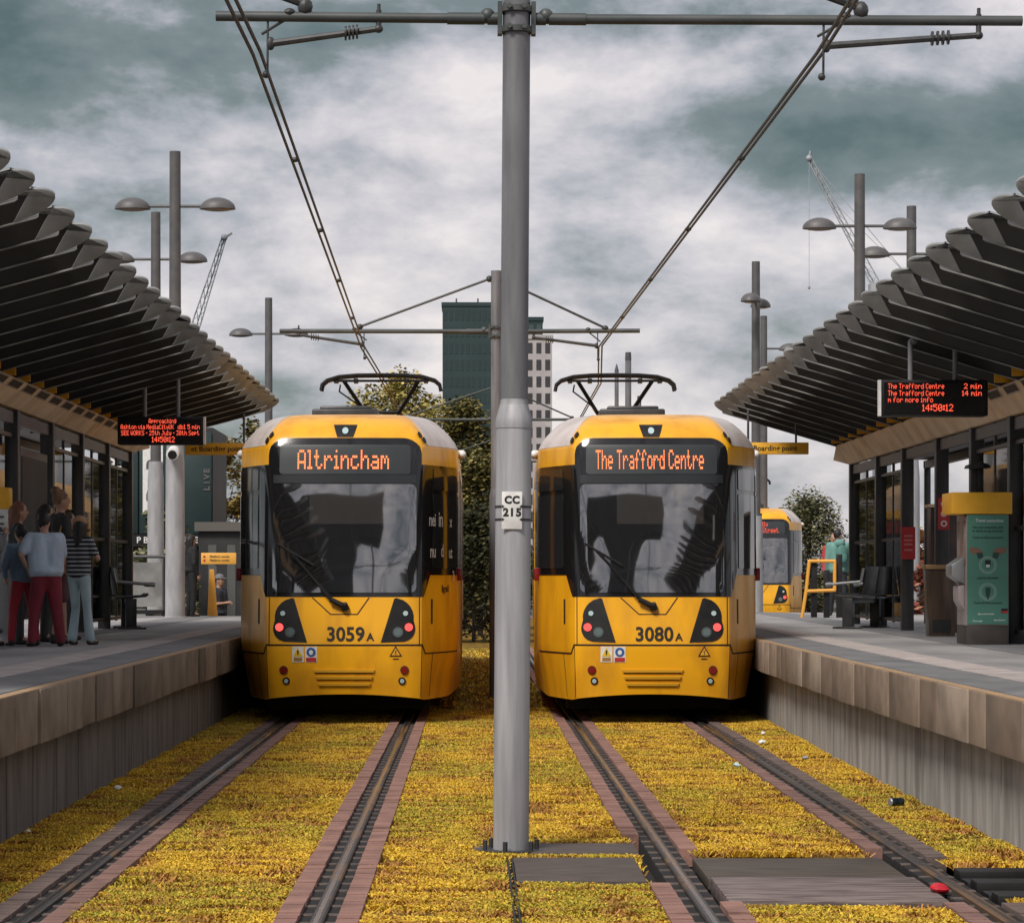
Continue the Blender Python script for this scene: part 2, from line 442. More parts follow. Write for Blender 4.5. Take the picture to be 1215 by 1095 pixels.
rib_mesh = MB().bb((-0.031, -0.042, -0.02), (0.031, 0.042, 0.0)).mesh('rubber_rib', bevel=0.003)
rib_mesh.materials.append(M_rib)
for X, lab, side in RAILS:
    t = thing('tram_rail', lab, 'rail', (X, 0, 0), group='tram rails')
    mb = MB().prism([(-.036, -.13), (.036, -.13), (.036, -.008), (.028, 0), (-.028, 0), (-.036, -.008)], 'y', Y0, Y1)
    mb.build('rail_head', M_steel, t)
    MB().bb((-.013, Y0, -.002), (.013, Y1, .0015)).build('running_band', M_shine, t)
    MB().bb((-.099, Y0, -.128), (.099, Y1, -.027)).build('groove', M_groove, t)
    mb = MB()
    for s in (-1, 1):
        outer = (side == 'L' and s < 0) or (side == 'R' and s > 0)
        w = 0.125 if outer else 0.115
        m = M_kerbd if outer else (M_kerb if side == 'I' else mat('kerb_terracotta_mid', (0.25, 0.14, 0.115), 0.85, col2=(0.16, 0.09, 0.075), scale=3.2, bump=0.3, bscale=40))
        y = 12.0; k = 0
        while y < 62:
            skip = any(x0 < X + s * .2 < x1 and y0 - .22 < y + .26 < y1 + .22 for x0, x1, y0, y1 in [(1.36, 2.6, 16.3, 19.35), (0.2, 1.12, 17.4, 20.1), (2.84, 3.56, 16.5, 18.5)])
            if not skip and y < 48:
                me = kerb_block_mesh(w, (k % 5, outer, side))
                if not me.materials: me.materials.append(m)
                part('kerb_block', me, t, (s * (.101 + w / 2), y, random.uniform(-.004, .003)), (0, random.uniform(-.006, .006), random.uniform(-.004, .004)))
            y += BL + .016; k += 1
        MB().bb((s * .101, 48, -.12), (s * (.101 + w), Y1, -.002)).build('kerb_run', m, t)
        y = 13.5
        while y < 40:
            part('rubber_rib', rib_mesh, t, (s * .068, y + random.uniform(-.01, .01), -.0215), (0, s * .02, random.uniform(-.06, .06)))
            y += 0.40

# cover boards across the track, drain slot
def boards(name, label, x0, x1, y0, y1, n, z=0.0, m=None, gap=.024):
    t = thing(name, label, 'cover board', ((x0 + x1) / 2, (y0 + y1) / 2, z), group='cover boards over the cable trench')
    w = (y1 - y0) / n
    for i in range(n):
        ya = -(y1 - y0) / 2 + i * w
        o = MB().bb(((x0 - x1) / 2 + random.uniform(0, .015), ya + gap / 2, -.10), ((x1 - x0) / 2 - random.uniform(0, .015), ya + w - gap / 2, -.03 * (i % 2) + random.uniform(-.006, .0))).build('plank', (m[i % len(m)] if isinstance(m, list) else m) or M_wood, t, bevel=.006)
    return t
M_woodl = mat('weathered_board', (0.21, 0.165, 0.155), 0.65, col2=(0.085, 0.06, 0.052), scale=3, stretch=(1, 8, 8), bump=0.25, lo=.42, hi=.6)
boards('cover_board', 'dark cover board right in front of the catenary pole', .245, 1.00, 17.45, 18.95, 1, -.005)
boards('cover_board', 'narrow dark cover board beside the foot of the pole', .36, 1.06, 19.30, 20.05, 1, -.01)
boards('cover_board', 'wide pale cover of two planks between the rails of the right track', 1.38, 2.58, 16.35, 19.3, 2, -.004, [M_woodl, mat('olive_board', (0.085, 0.068, 0.052), 0.7, col2=(0.05, 0.038, 0.03), scale=3, stretch=(1, 8, 8), bump=0.25, lo=.42, hi=.6)], gap=.16)
boards('cover_board', 'slatted black cover between right outer rail and platform wall', 2.88, 3.55, 16.65, 18.35, 5, -.004, M_blk, gap=.12)
boards('cover_board', 'short dark cover stub left of the catenary pole foot', -.02, .12, 19.5, 20.0, 1, -.01)
t = tag(MB().bb((.205, 14.2, -.06), (.215, 18.9, -.004)).bb((.232, 14.2, -.06), (.242, 18.9, -.004)).bb((.2155, 14.2, -.06), (.2315, 18.9, -.04)).build('drain_channel', M_blk), 'thin black drain channel running towards the camera from the pole', 'drain')

# litter
def litter(name, label, mb, m, loc, rot, cat='litter'):
    o = mb.build(name, m); o.location = loc; o.rotation_euler = rot; tag(o, label, cat); return o
o = thing('drink_can', 'dented dark blue drinks can lying by the right platform wall', 'can', (3.19, 22.9, .02), 0.5)
MB().tube((-.055, 0, .028), (.055, 0, .028), .031, .031, 14).build('can_body', mat('can_blue', (0.03, 0.055, 0.09), .3, metal=.4, col2=(.01, .015, .02), scale=25), o, bevel=.004)
MB().tube((-.064, 0, .028), (-.055, 0, .028), .026, .031, 14).build('can_end', mat('can_end', (.6, .6, .62), .3, metal=.8), o)
def crumple(r, n=40):
    bm = bmesh.new(); bmesh.ops.create_icosphere(bm, subdivisions=2, radius=r)
    for v in bm.verts: v.co *= 1 + .5 * mnoise.noise(v.co * 30 + Vector((n, 0, 0))); v.co.z *= .6
    me = bpy.data.meshes.new('litter'); bm.to_mesh(me); bm.free(); return me
for i, (x, y, r, lab, c) in enumerate([(2.42, 27.9, .035, 'pale blue crumpled cup on the turf inside the right track', (.45, .6, .62)),
        (3.02, 31.8, .04, 'white crumpled paper beside the right outer rail near the tram', (.75, .74, .7)),
        (3.20, 33.6, .028, 'small white paper scrap at the far end of the right wall', (.7, .7, .68)),
        (3.17, 29.0, .03, 'grey crumpled wrapper in the turf strip below the right platform', (.3, .3, .3)),
        (-2.92, 24.9, .03, 'white paper scrap in the turf strip below the left platform', (.75, .74, .7)),
        (-3.03, 20.6, .018, 'tiny white pebble of paper at the foot of the left wall', (.75, .74, .7))]):
    o = obj('litter', crumple(r, i), mat('litter_%d' % i, c, .7)); o.location = (x, y, .02); tag(o, lab, 'litter')
o = thing('red_rag', 'bright red crumpled bag lying against the right outer rail', 'litter', (2.60, 16.9, .0))
o2 = MB().ball((0, 0, .01), (.055, .08, .03), 14, 8).mesh('x')
for v in o2.vertices: v.co *= 1 + .35 * mnoise.noise(v.co * 22)
obj('rag_cloth', o2, mat('red_bag', (.62, .015, .03), .45, col2=(.4, .01, .02), scale=30), o)

# ------------------------------------------------------------------ platforms
PH = 0.98
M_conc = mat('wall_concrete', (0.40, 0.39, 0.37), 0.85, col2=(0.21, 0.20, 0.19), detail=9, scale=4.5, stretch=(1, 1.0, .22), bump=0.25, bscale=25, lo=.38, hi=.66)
M_concd = mat('wall_concrete_shaded', (0.165, 0.145, 0.13), 0.9, col2=(0.07, 0.062, 0.057), detail=9, scale=4.5, stretch=(1, 1.0, .22), bump=0.25, bscale=25, lo=.36, hi=.66)  # left wall faces away from the sun; its shade is put into this colour
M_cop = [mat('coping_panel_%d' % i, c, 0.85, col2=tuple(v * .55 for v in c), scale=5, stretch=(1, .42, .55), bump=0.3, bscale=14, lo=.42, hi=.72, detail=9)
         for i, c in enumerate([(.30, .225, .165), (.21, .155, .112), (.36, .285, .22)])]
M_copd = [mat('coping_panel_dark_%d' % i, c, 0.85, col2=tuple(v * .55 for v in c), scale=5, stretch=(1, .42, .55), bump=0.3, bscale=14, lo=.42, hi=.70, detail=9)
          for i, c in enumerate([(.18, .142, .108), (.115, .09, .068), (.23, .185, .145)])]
M_pave = mat('platform_paving', (0.33, 0.315, 0.31), 0.7, col2=(0.20, 0.195, 0.195), scale=1.1, bump=0.15, bscale=30, stretch=(1.0, .35, 1), detail=9)
M_pave2 = mat('platform_paving_dark', (0.20, 0.197, 0.20), 0.7, col2=(0.13, 0.13, 0.133), scale=2.0, bump=0.15, bscale=30, stretch=(1.0, .5, 1), detail=9)
M_tact = mat('tactile_paving', (0.48, 0.42, 0.395), 0.8, col2=(0.33, 0.285, 0.27), scale=3, bump=0.3, bscale=30)
M_edge = mat('edge_line', (0.42, 0.26, 0.12), 0.75, col2=(0.30, 0.21, 0.14), scale=4)
def platform(sgn, edge, wall_off, far, y_end, label):
    """edge: function D -> |X| of the platform lip"""
    ys = list(np.arange(14, 30, 2.0)) + list(np.arange(30, y_end + .1, 3.0))
    base = MB(); deck = MB(); tact = MB(); line = MB(); band = MB()
    for a, b in zip(ys[:-1], ys[1:]):
        ea, eb = edge(a), edge(b)
        def slab(mb, o0, o1, z0, z1):
            q = [(sgn * (ea + o0), a), (sgn * (ea + o1), a), (sgn * (eb + o1), b), (sgn * (eb + o0), b)]
            mb.add([(x, y, z0) for x, y in q] + [(x, y, z1) for x, y in q], [(3, 2, 1, 0), (4, 5, 6, 7), (0, 1, 5, 4), (1, 2, 6, 5), (2, 3, 7, 6), (3, 0, 4, 7)])
        slab(base, wall_off, far, -.32, PH - .09)
        slab(deck, 0.10, far - .01, PH - .085, PH - .002)
        slab(line, 0.012, 0.10, PH - .085, PH)
        slab(tact, 0.62, 1.02, PH - .001, PH + .004)
        slab(band, 0.115, 0.60, PH - .001, PH + .0035); slab(band, 2.05, 2.75, PH - .001, PH + .0035)
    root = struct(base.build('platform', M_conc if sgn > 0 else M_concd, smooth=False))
    deck.build('platform_deck', M_pave, root, smooth=False)
    band.build('paving_band', M_pave2, root, smooth=False)
    tact.build('tactile_strip', M_tact, root, smooth=False)
    line.build('edge_line', M_edge, root, smooth=False)
    # precast edge panels, each a piece with an open joint
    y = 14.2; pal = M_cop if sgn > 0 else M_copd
    while y < min(y_end - .5, 52):
        ln = random.choice((.62, .95, 1.25, .78)) * (1.1)
        b = y + ln - .045; ea, eb = edge(y), edge(b); th = wall_off + .02; pj = random.uniform(-.010, .010)
        zb = .605 + random.uniform(-.004, .004)
        q = [(sgn * (ea + pj), y), (sgn * (ea + th), y), (sgn * (eb + th), b), (sgn * (eb + pj), b)]
        MB().add([(x, yy, zb) for x, yy in q] + [(x, yy, PH - .006) for x, yy in q], [(3, 2, 1, 0), (4, 5, 6, 7), (0, 1, 5, 4), (1, 2, 6, 5), (2, 3, 7, 6), (3, 0, 4, 7)]).build(
            'edge_panel', random.choice(pal), root, bevel=.006)
        y += ln
    # wall board joints : thin cast panels of the lower wall
    y = 14.2
    while y < min(y_end, 50):
        b = y + 1.22; ea, eb = edge(y), edge(b)
        q = [(sgn * (ea + wall_off - .014), y), (sgn * (ea + wall_off + .002), y), (sgn * (eb + wall_off + .002), b - .03), (sgn * (eb + wall_off - .014), b - .03)]
        MB().add([(x, yy, -.12) for x, yy in q] + [(x, yy, .62) for x, yy in q], [(3, 2, 1, 0), (4, 5, 6, 7), (0, 1, 5, 4), (1, 2, 6, 5), (2, 3, 7, 6), (3, 0, 4, 7)]).build(
            'wall_panel', M_conc if sgn > 0 else M_concd, root)
        y += 1.22
    return root
EDGE_R = clad([(0, 3.37), (28, 3.37), (36, 3.45), (52, 3.72), (70, 4.05)])
EDGE_L = clad([(0, 2.97), (20, 2.97), (34, 2.95), (70, 2.95)])
platform(1, EDGE_R, .17, 9.0, 66, '')
platform(-1, EDGE_L, .17, 7.0, 60, '')

# ------------------------------------------------------------------ canopies and shelters
def canopy(sgn, xt, zt, xi, zi, y0, y1, step, label):
    t = thing('platform_canopy', label, 'canopy', (sgn * xi, y0, PH))
    ox = sgn * xi
    T = Vector((sgn * (xt - xi), 0, zt - zi)); ln = T.length; T.normalize()
    p = R(30); H = Vector((0, -math.sin(p), math.cos(p))); Nn = T.cross(H).normalized()
    if Nn.y > 0: Nn = -Nn
    def P(a, w, d, o=Vector((0, 0, zi - PH))): return o + T * a + H * w - Nn * d
    def slab(poly, d0, d1):
        mb = MB(); n = len(poly)
        mb.add([P(a, w, d0) for a, w in poly] + [P(a, w, d1) for a, w in poly],
               [tuple(range(n)), tuple(range(2 * n - 1, n - 1, -1))] + [(i, n + i, n + (i + 1) % n, (i + 1) % n) for i in range(n)])
        return mb
    Hh = .235
    fin = slab([(-.9, 0), (ln - .30, 0), (ln - .30 - .0, .004), (ln - .13, Hh), (-.9, Hh)], 0, .022).mesh('fin'); fin.materials.append(M_fin)
    arc = [(ln - .26 + .30 * math.cos(a) * (1 if a < .1 else 1), Hh * .52 + Hh * .50 * math.sin(a)) for a in np.linspace(R(-62), R(88), 12)]
    tipm = slab([(ln - .295, .006)] + arc + [(ln - .14, Hh + .004)], -.010, .026).mesh('fin_tip', bevel=.004); tipm.materials.append(M_tip)
    lip = slab([(-.9, -.012), (ln - .12, -.012), (ln - .10, .0), (-.9, .0)], -.012, .05).mesh('fin_lip'); lip.materials.append(M_lip)
    heel = MB().prism([(-.10, 0), (.0, .20), (.10, .0)] if False else [(-.14, -.02), (.12, -.02), (.12, .16)], 'x', -.02, .02)
    heelm = MB().prism([(-sgn * .02, -.03), (-sgn * .02, .20), (sgn * .26, .10), (sgn * .26, -.03)], 'y', -.02, .02).mesh('fin_bracket'); heelm.materials.append(M_sign_y)
    y = y0
    while y < y1:
        f = part('fin', fin, t, (0, y - y0, random.uniform(-.006, .006)), (random.uniform(-.012, .012), 0, random.uniform(-.003, .003)))
        part('fin_tip', tipm, f); part('fin_lip', lip, f)
        part('fin_bracket', heelm, t, (-sgn * .10, y - y0 - .20, zi - PH + .06))
        y += step
    L_ = y1 - y0 + .4
    a = T * (-1.1); b = T * (ln - .55)
    z = zi - PH + .27
    MB().add([(a.x, -.3, a.z + z), (b.x, -.3, b.z + z), (b.x, L_, b.z + z), (a.x, L_, a.z + z), (a.x, -.3, a.z + z + .05), (b.x, -.3, b.z + z + .05), (b.x, L_, b.z + z + .05), (a.x, L_, a.z + z + .05)],
             [(3, 2, 1, 0), (4, 5, 6, 7), (0, 1, 5, 4), (1, 2, 6, 5), (2, 3, 7, 6), (3, 0, 4, 7)]).build('roof_sheet', M_dark, t)
    for q in (.25, .62):
        c = T * (ln * q)
        MB().bb((c.x - .04, -.2, c.z + zi - PH + .235), (c.x + .04, L_ - .2, c.z + zi - PH + .268)).build('purlin', M_blk, t)
    return t
canopy(-1, 3.20, 4.50, 5.22, 3.96, 18.6, 50.4, 1.1, 'dark finned canopy with pale rounded tips over the left platform')
canopy(1, 3.95, 4.46, 5.92, 3.88, 18.6, 50.4, 1.1, 'dark finned canopy with pale rounded tips over the right platform')

M_brn = mat('vent_brown', (.045, .03, .022), .7)
def shelter(sgn, x_top, z_top, x_bot, z_bot, ys, label, glass_from=1.3, pan=(), ventrange=None, poster=None, backs=()):
    t = thing('platform_shelter', label, 'shelter', (sgn * x_bot, ys[0], PH))
    bx = sgn * x_bot; y0 = ys[0]; yend = ys[-1]
    dx = sgn * (x_top - x_bot); zt = z_top - PH; zb = z_bot - PH
    # fascia panels
    for a, b in zip(ys[:-1], ys[1:]):
        a_, b_ = a - y0 + .006, b - y0 - .006
        q = [(0, zb), (dx, zt), (dx + sgn * .10, zt + .05), (sgn * .10, zb - .0)]
        MB().prism(q, 'y', a_, b_).build('fascia_panel', M_tan, t, bevel=.004)
    # end cap prow
    MB().add([(0, yend - y0, zb), (dx, yend - y0, zt), (dx + sgn * .1, yend - y0, zt + .05), (dx * .4, yend - y0 + 1.4, zb + .12), (sgn * .10, yend - y0, zb)],
             [(0, 3, 1), (1, 3, 2), (2, 3, 4), (4, 3, 0), (0, 1, 2, 4)]).build('fascia_prow', M_tan, t)
    # vents along the top of the fascia
    y = ys[0] + .25
    up = Vector((dx, 0, zt - zb)).normalized(); nrm = Vector((-sgn * abs(up.z), 0, -abs(up.x)))
    hgt = math.hypot(dx, zt - zb)
    while y < (ventrange or yend) - .8:
        c0 = Vector((0, y - y0, zb)) + up * (hgt * .70) + nrm * .004; c1 = Vector((0, y - y0, zb)) + up * (hgt * .94) + nrm * .004
        dy = Vector((0, .72, 0))
        fr = MB().add([c0 - Vector((0, .05, 0)) - up * .02, c0 + dy + Vector((0, .05, 0)) - up * .02, c1 + dy + Vector((0, .05, 0)) + up * .02, c1 - Vector((0, .05, 0)) + up * .02], [(0, 1, 2, 3)])
        v_ = fr.build('vent_frame', mat('vent_frame', (.42, .36, .29), .5), t)
        c0 += nrm * .004; c1 += nrm * .004
        MB().add([c0, c0 + dy, c1 + dy, c1], [(0, 1, 2, 3)]).build('vent', M_brn, v_)
        y += 1.1
    # posts, head rail, glazing
    px = sgn * .10
    for y in ys:
        MB().bb((px - .085, y - y0 - .085, 0), (px + .085, y - y0 + .085, zb + .02)).build('post', M_dark, t, bevel=.008)
    MB().bb((px - .04, 0, zb - .16), (px + .04, yend - y0, zb - .02)).build('head_rail', M_dark, t)
    for i, (a, b) in enumerate(zip(ys[:-1], ys[1:])):
        if i in pan:
            continue
        n = 2; w = (b - a) / n
        for k in range(1, n):
            yy = a - y0 + k * w
            MB().bb((px - .018, yy - .025, .10), (px + .018, yy + .025, zb - .16)).build('mullion', M_dark, t)
        for zz in (.14, 1.32, zb - .30):
            MB().bb((px - .025, a - y0 + .09, zz - .022), (px + .025, b - y0 - .09, zz + .022)).build('glazing_bar', M_dark, t)
        for k in range(n):
            MB().bb((px - .006, a - y0 + k * w + .04, .165), (px + .006, a - y0 + (k + 1) * w - .04, 1.295)).build('glass_pane', M_glass, t)
            MB().bb((px - .006, a - y0 + k * w + .04, 1.345), (px + .006, a - y0 + (k + 1) * w - .04, zb - .325)).build('glass_pane', M_glass, t)
    # a second row of slim posts at the back of the shelter
    for y in backs:
        MB().bb((px + sgn * 1.35 - .05, y - y0 - .05 + 1.1, 0), (px + sgn * 1.35 + .05, y - y0 + .05 + 1.1, zb + .1)).build('back_post', M_dark, t, bevel=.006)
    if poster is not None:
        a, b = ys[poster] - y0 + .35, ys[poster + 1] - y0 - .35
        MB().bb((px - .05, a, .25), (px + .05, b, zb - .42)).build('poster_case', M_dark, t, bevel=.01)
        MB().bb((px - sgn * .056 - .004, a + .08, .35), (px - sgn * .056 + .004, b - .08, zb - .52)).build('poster_sheet', mat('poster_navy', (.03, .055, .07), .6, col2=(.015, .02, .025), scale=.8), t)
        MB().bb((px - .055, a - .02, .2), (px + .055, a + .02, zb - .4)).build('pale_jamb', M_lampgrey, t)
    MB().bb((px + sgn * 1.30, 0, zb - .02), (px + sgn * 1.40, yend - y0 + 1.2, zb + .1)).build('back_rail', M_dark, t)
    MB().bb((px - .05, -.1, zb + .12), (px + sgn * 1.45, yend - y0 + 1.2, zb + .17)).build('shelter_roof', M_dark, t)
    return t
shelter(-1, 5.12, 3.97, 5.38, 3.72, [27, 30, 33, 36.0, 39.0, 42.0, 45.0, 48.0], 'dark framed glass shelter with tan fascia on the left platform', pan=(3,), poster=3, backs=(30, 42))
shelter(1, 5.90, 3.88, 6.10, 3.58, [28.5, 31.6, 34.7, 37.4, 40.2, 43.4, 46.2, 49.4], 'dark framed glass shelter with tan fascia on the right platform', pan=(3, 4), ventrange=36, backs=(28.5, 49.4))
# ------------------------------------------------------------------ trams
_raw = [(u * .05, .11 * (u * .05) ** 2) for u in range(17)] + [(.87, .092), (.925, .125), (.965, .20), (1.02, .34), (1.13, .66), (1.24, 1.02), (1.325, 1.34), (1.355, 1.65), (1.36, 2.0), (1.36, 14.0)]
_pu = [0.0]
for a, b in zip(_raw[:-1], _raw[1:]): _pu.append(_pu[-1] + math.hypot(b[0] - a[0], b[1] - a[1]))
_kt = clad([(0, 1), (3.32, 1), (3.42, .965), (3.5, .92), (3.58, .865), (3.65, .81), (3.70, .755), (3.735, .69), (3.76, .60)])
_rk = clad([(.2, .11), (.33, .09), (.6, .03), (.93, 0), (1.2, .03), (1.51, .075), (1.75, .0935), (2, .117), (2.25, .148), (2.5, .185), (2.75, .228), (3.0, .277), (3.30, .345), (3.42, .385), (3.5, .45), (3.58, .55), (3.65, .70), (3.70, .88), (3.735, 1.1), (3.76, 1.45)])
_mt = clad([(.2, .58), (.6, .80), (.85, .96), (.95, 1.0), (4, 1)])
def tram_surf(u, z, off=0.0):
    def base(u, z):
        s = -1 if u < 0 else 1; a = abs(u)
        x = float(np.interp(a, _pu, [p[0] for p in _raw])); y = float(np.interp(a, _pu, [p[1] for p in _raw]))
        w = max(0.0, 1 - y / 2.6)
        m = 1 + (_mt(z) - 1) * max(0.0, 1 - y / 5.0)
        if x > .9: x = .9 + (x - .9) * m
        x *= _kt(z)
        return Vector((s * x, y + _rk(z) * w, z))
    p = base(u, z)
    if off:
        e = .012
        du = base(u + e, z) - base(u - e, z); dz = base(u, min(z + e, 3.76)) - base(u, z - e)
        n = du.cross(dz).normalized()
        if n.dot(Vector((p.x, -1.0 if p.y < 1 else 0, 0))) < 0: n = -n
        p = p + n * off
    return p
def zlow(u):
    a = min(abs(u), 1.05); return .345 - .075 * (a / 1.05) ** 2
U_CUTS = sorted([p for p in _pu if 0 < p < 4] + [1.08, 1.15, 1.3, 1.5, 1.9, 2.1, 2.3])
Z_CUTS = [.45, .6, .75, .85, .93, 1.2, 1.51, 1.75, 2, 2.25, 2.5, 2.75, 3.0, 3.15, 3.30, 3.32, 3.36, 3.42, 3.46, 3.5, 3.54, 3.58, 3.62, 3.65, 3.68, 3.70, 3.72, 3.735, 3.75]
def tram_patch(poly, off, skirt=0.012):
    bm = bmesh.new()
    vs = [bm.verts.new((u, 0, z)) for u, z in poly]; bm.faces.new(vs)
    umin, umax = min(p[0] for p in poly), max(p[0] for p in poly); zmin, zmax = min(p[1] for p in poly), max(p[1] for p in poly)
    for c in [v * s for v in U_CUTS for s in (-1, 1)] + [0]:
        if umin + .004 < c < umax - .004:
            bmesh.ops.bisect_plane(bm, geom=bm.verts[:] + bm.edges[:] + bm.faces[:], dist=1e-5, plane_co=(c, 0, 0), plane_no=(1, 0, 0))
    for c in Z_CUTS:
        if zmin + .004 < c < zmax - .004:
            bmesh.ops.bisect_plane(bm, geom=bm.verts[:] + bm.edges[:] + bm.faces[:], dist=1e-5, plane_co=(0, 0, c), plane_no=(0, 0, 1))
    be = [e for e in bm.edges if len(e.link_faces) == 1]
    ret = bmesh.ops.extrude_edge_only(bm, edges=be)
    inner = {v for v in ret['geom'] if isinstance(v, bmesh.types.BMVert)}
    for v in bm.verts:
        v.co = tram_surf(v.co.x, v.co.z, off - (skirt if v in inner else 0))
    bmesh.ops.recalc_face_normals(bm, faces=bm.faces)
    me = bpy.data.meshes.new('patch'); bm.to_mesh(me); bm.free()
    # outward orientation
    c = sum((p.normal.y * p.area for p in me.polygons), 0)
    if c > 0 and abs(poly[0][0]) < 1.0: me.flip_normals()
    me.shade_smooth(); me.set_sharp_from_angle(angle=R(40))
    return me
def arc(cx, cz, r, a0, a1, n=6, rz=None):
    rz = rz or r
    return [(cx + r * math.cos(R(a0 + (a1 - a0) * i / n)), cz + rz * math.sin(R(a0 + (a1 - a0) * i / n))) for i in range(n + 1)]
def mir(p): return [(-a, b) for a, b in reversed(p)]
def rrect(x0, z0, x1, z1, r, n=5):
    return arc(x1 - r, z0 + r, r, -90, 0, n) + arc(x1 - r, z1 - r, r, 0, 90, n) + arc(x0 + r, z1 - r, r, 90, 180, n) + arc(x0 + r, z0 + r, r, 180, 270, n)

M_cabglass = mat('cab_black_glass', (0.010, 0.010, 0.011), 0.10, spec=0.6, ior=1.5)
def screen_mat(nm='windscreen_glass', base=(.012, .012, .013)):
    m = bpy.data.materials.new(nm); m.use_nodes = True
    t = m.node_tree; p = t.nodes['Principled BSDF']
    p.inputs['Base Color'].default_value = (*base, 1); p.inputs['Roughness'].default_value = .04; p.inputs['IOR'].default_value = 2.9
    g = t.nodes.new('ShaderNodeTexCoord'); n = t.nodes.new('ShaderNodeTexNoise'); n.inputs['Scale'].default_value = 1.3; n.inputs['Detail'].default_value = 1.0
    b = t.nodes.new('ShaderNodeBump'); b.inputs['Strength'].default_value = .30; b.inputs['Distance'].default_value = .055
    t.links.new(g.outputs['Object'], n.inputs['Vector']); t.links.new(n.outputs['Fac'], b.inputs['Height']); t.links.new(b.outputs['Normal'], p.inputs['Normal'])
    return m
M_screen = screen_mat()
M_sidegl = mat('side_glass', (0.02, 0.021, 0.022), 0.06, ior=1.8)
M_disp = mat('display_panel', (0.035, 0.041, 0.044), 0.4, col2=(0.024, 0.029, 0.032), scale=2, ior=1.4)
M_blind = screen_mat('cab_blind', (.040, .036, .034))
M_sheen = mat('roof_sky_sheen', (0.62, 0.55, 0.51), 0.4, col2=(0.48, 0.41, 0.37), scale=3, metal=.0, coat=.3)  # sky reflection on the yellow roof shoulders, painted as a pale colour
M_lamp = mat('lamp_lens', (0.10, 0.14, 0.14), 0.12, ior=1.6)
M_lampclear = mat('lamp_clear', (0.42, 0.55, 0.56), 0.2)
M_chrome = mat('lamp_ring', (0.14, 0.17, 0.16), 0.3, metal=.6)
M_redlens = mat('red_lens', (0.22, 0.012, 0.012), 0.2)
M_redlit = emit_mat('red_lamp_lit', (1.0, 0.10, 0.09), 0.9)
M_under = mat('underframe_black', (0.012, 0.011, 0.010), 0.8)
M_numb = mat('number_brown', (0.02, 0.012, 0.006), .5)
M_blue = mat('blue_print', (.03, .10, .32), .5)
M_grille = mat('grille_yellow', (0.62, 0.32, 0.02), 0.4)
M_seam = mat('panel_seam', (0.03, 0.014, 0.004), .7)

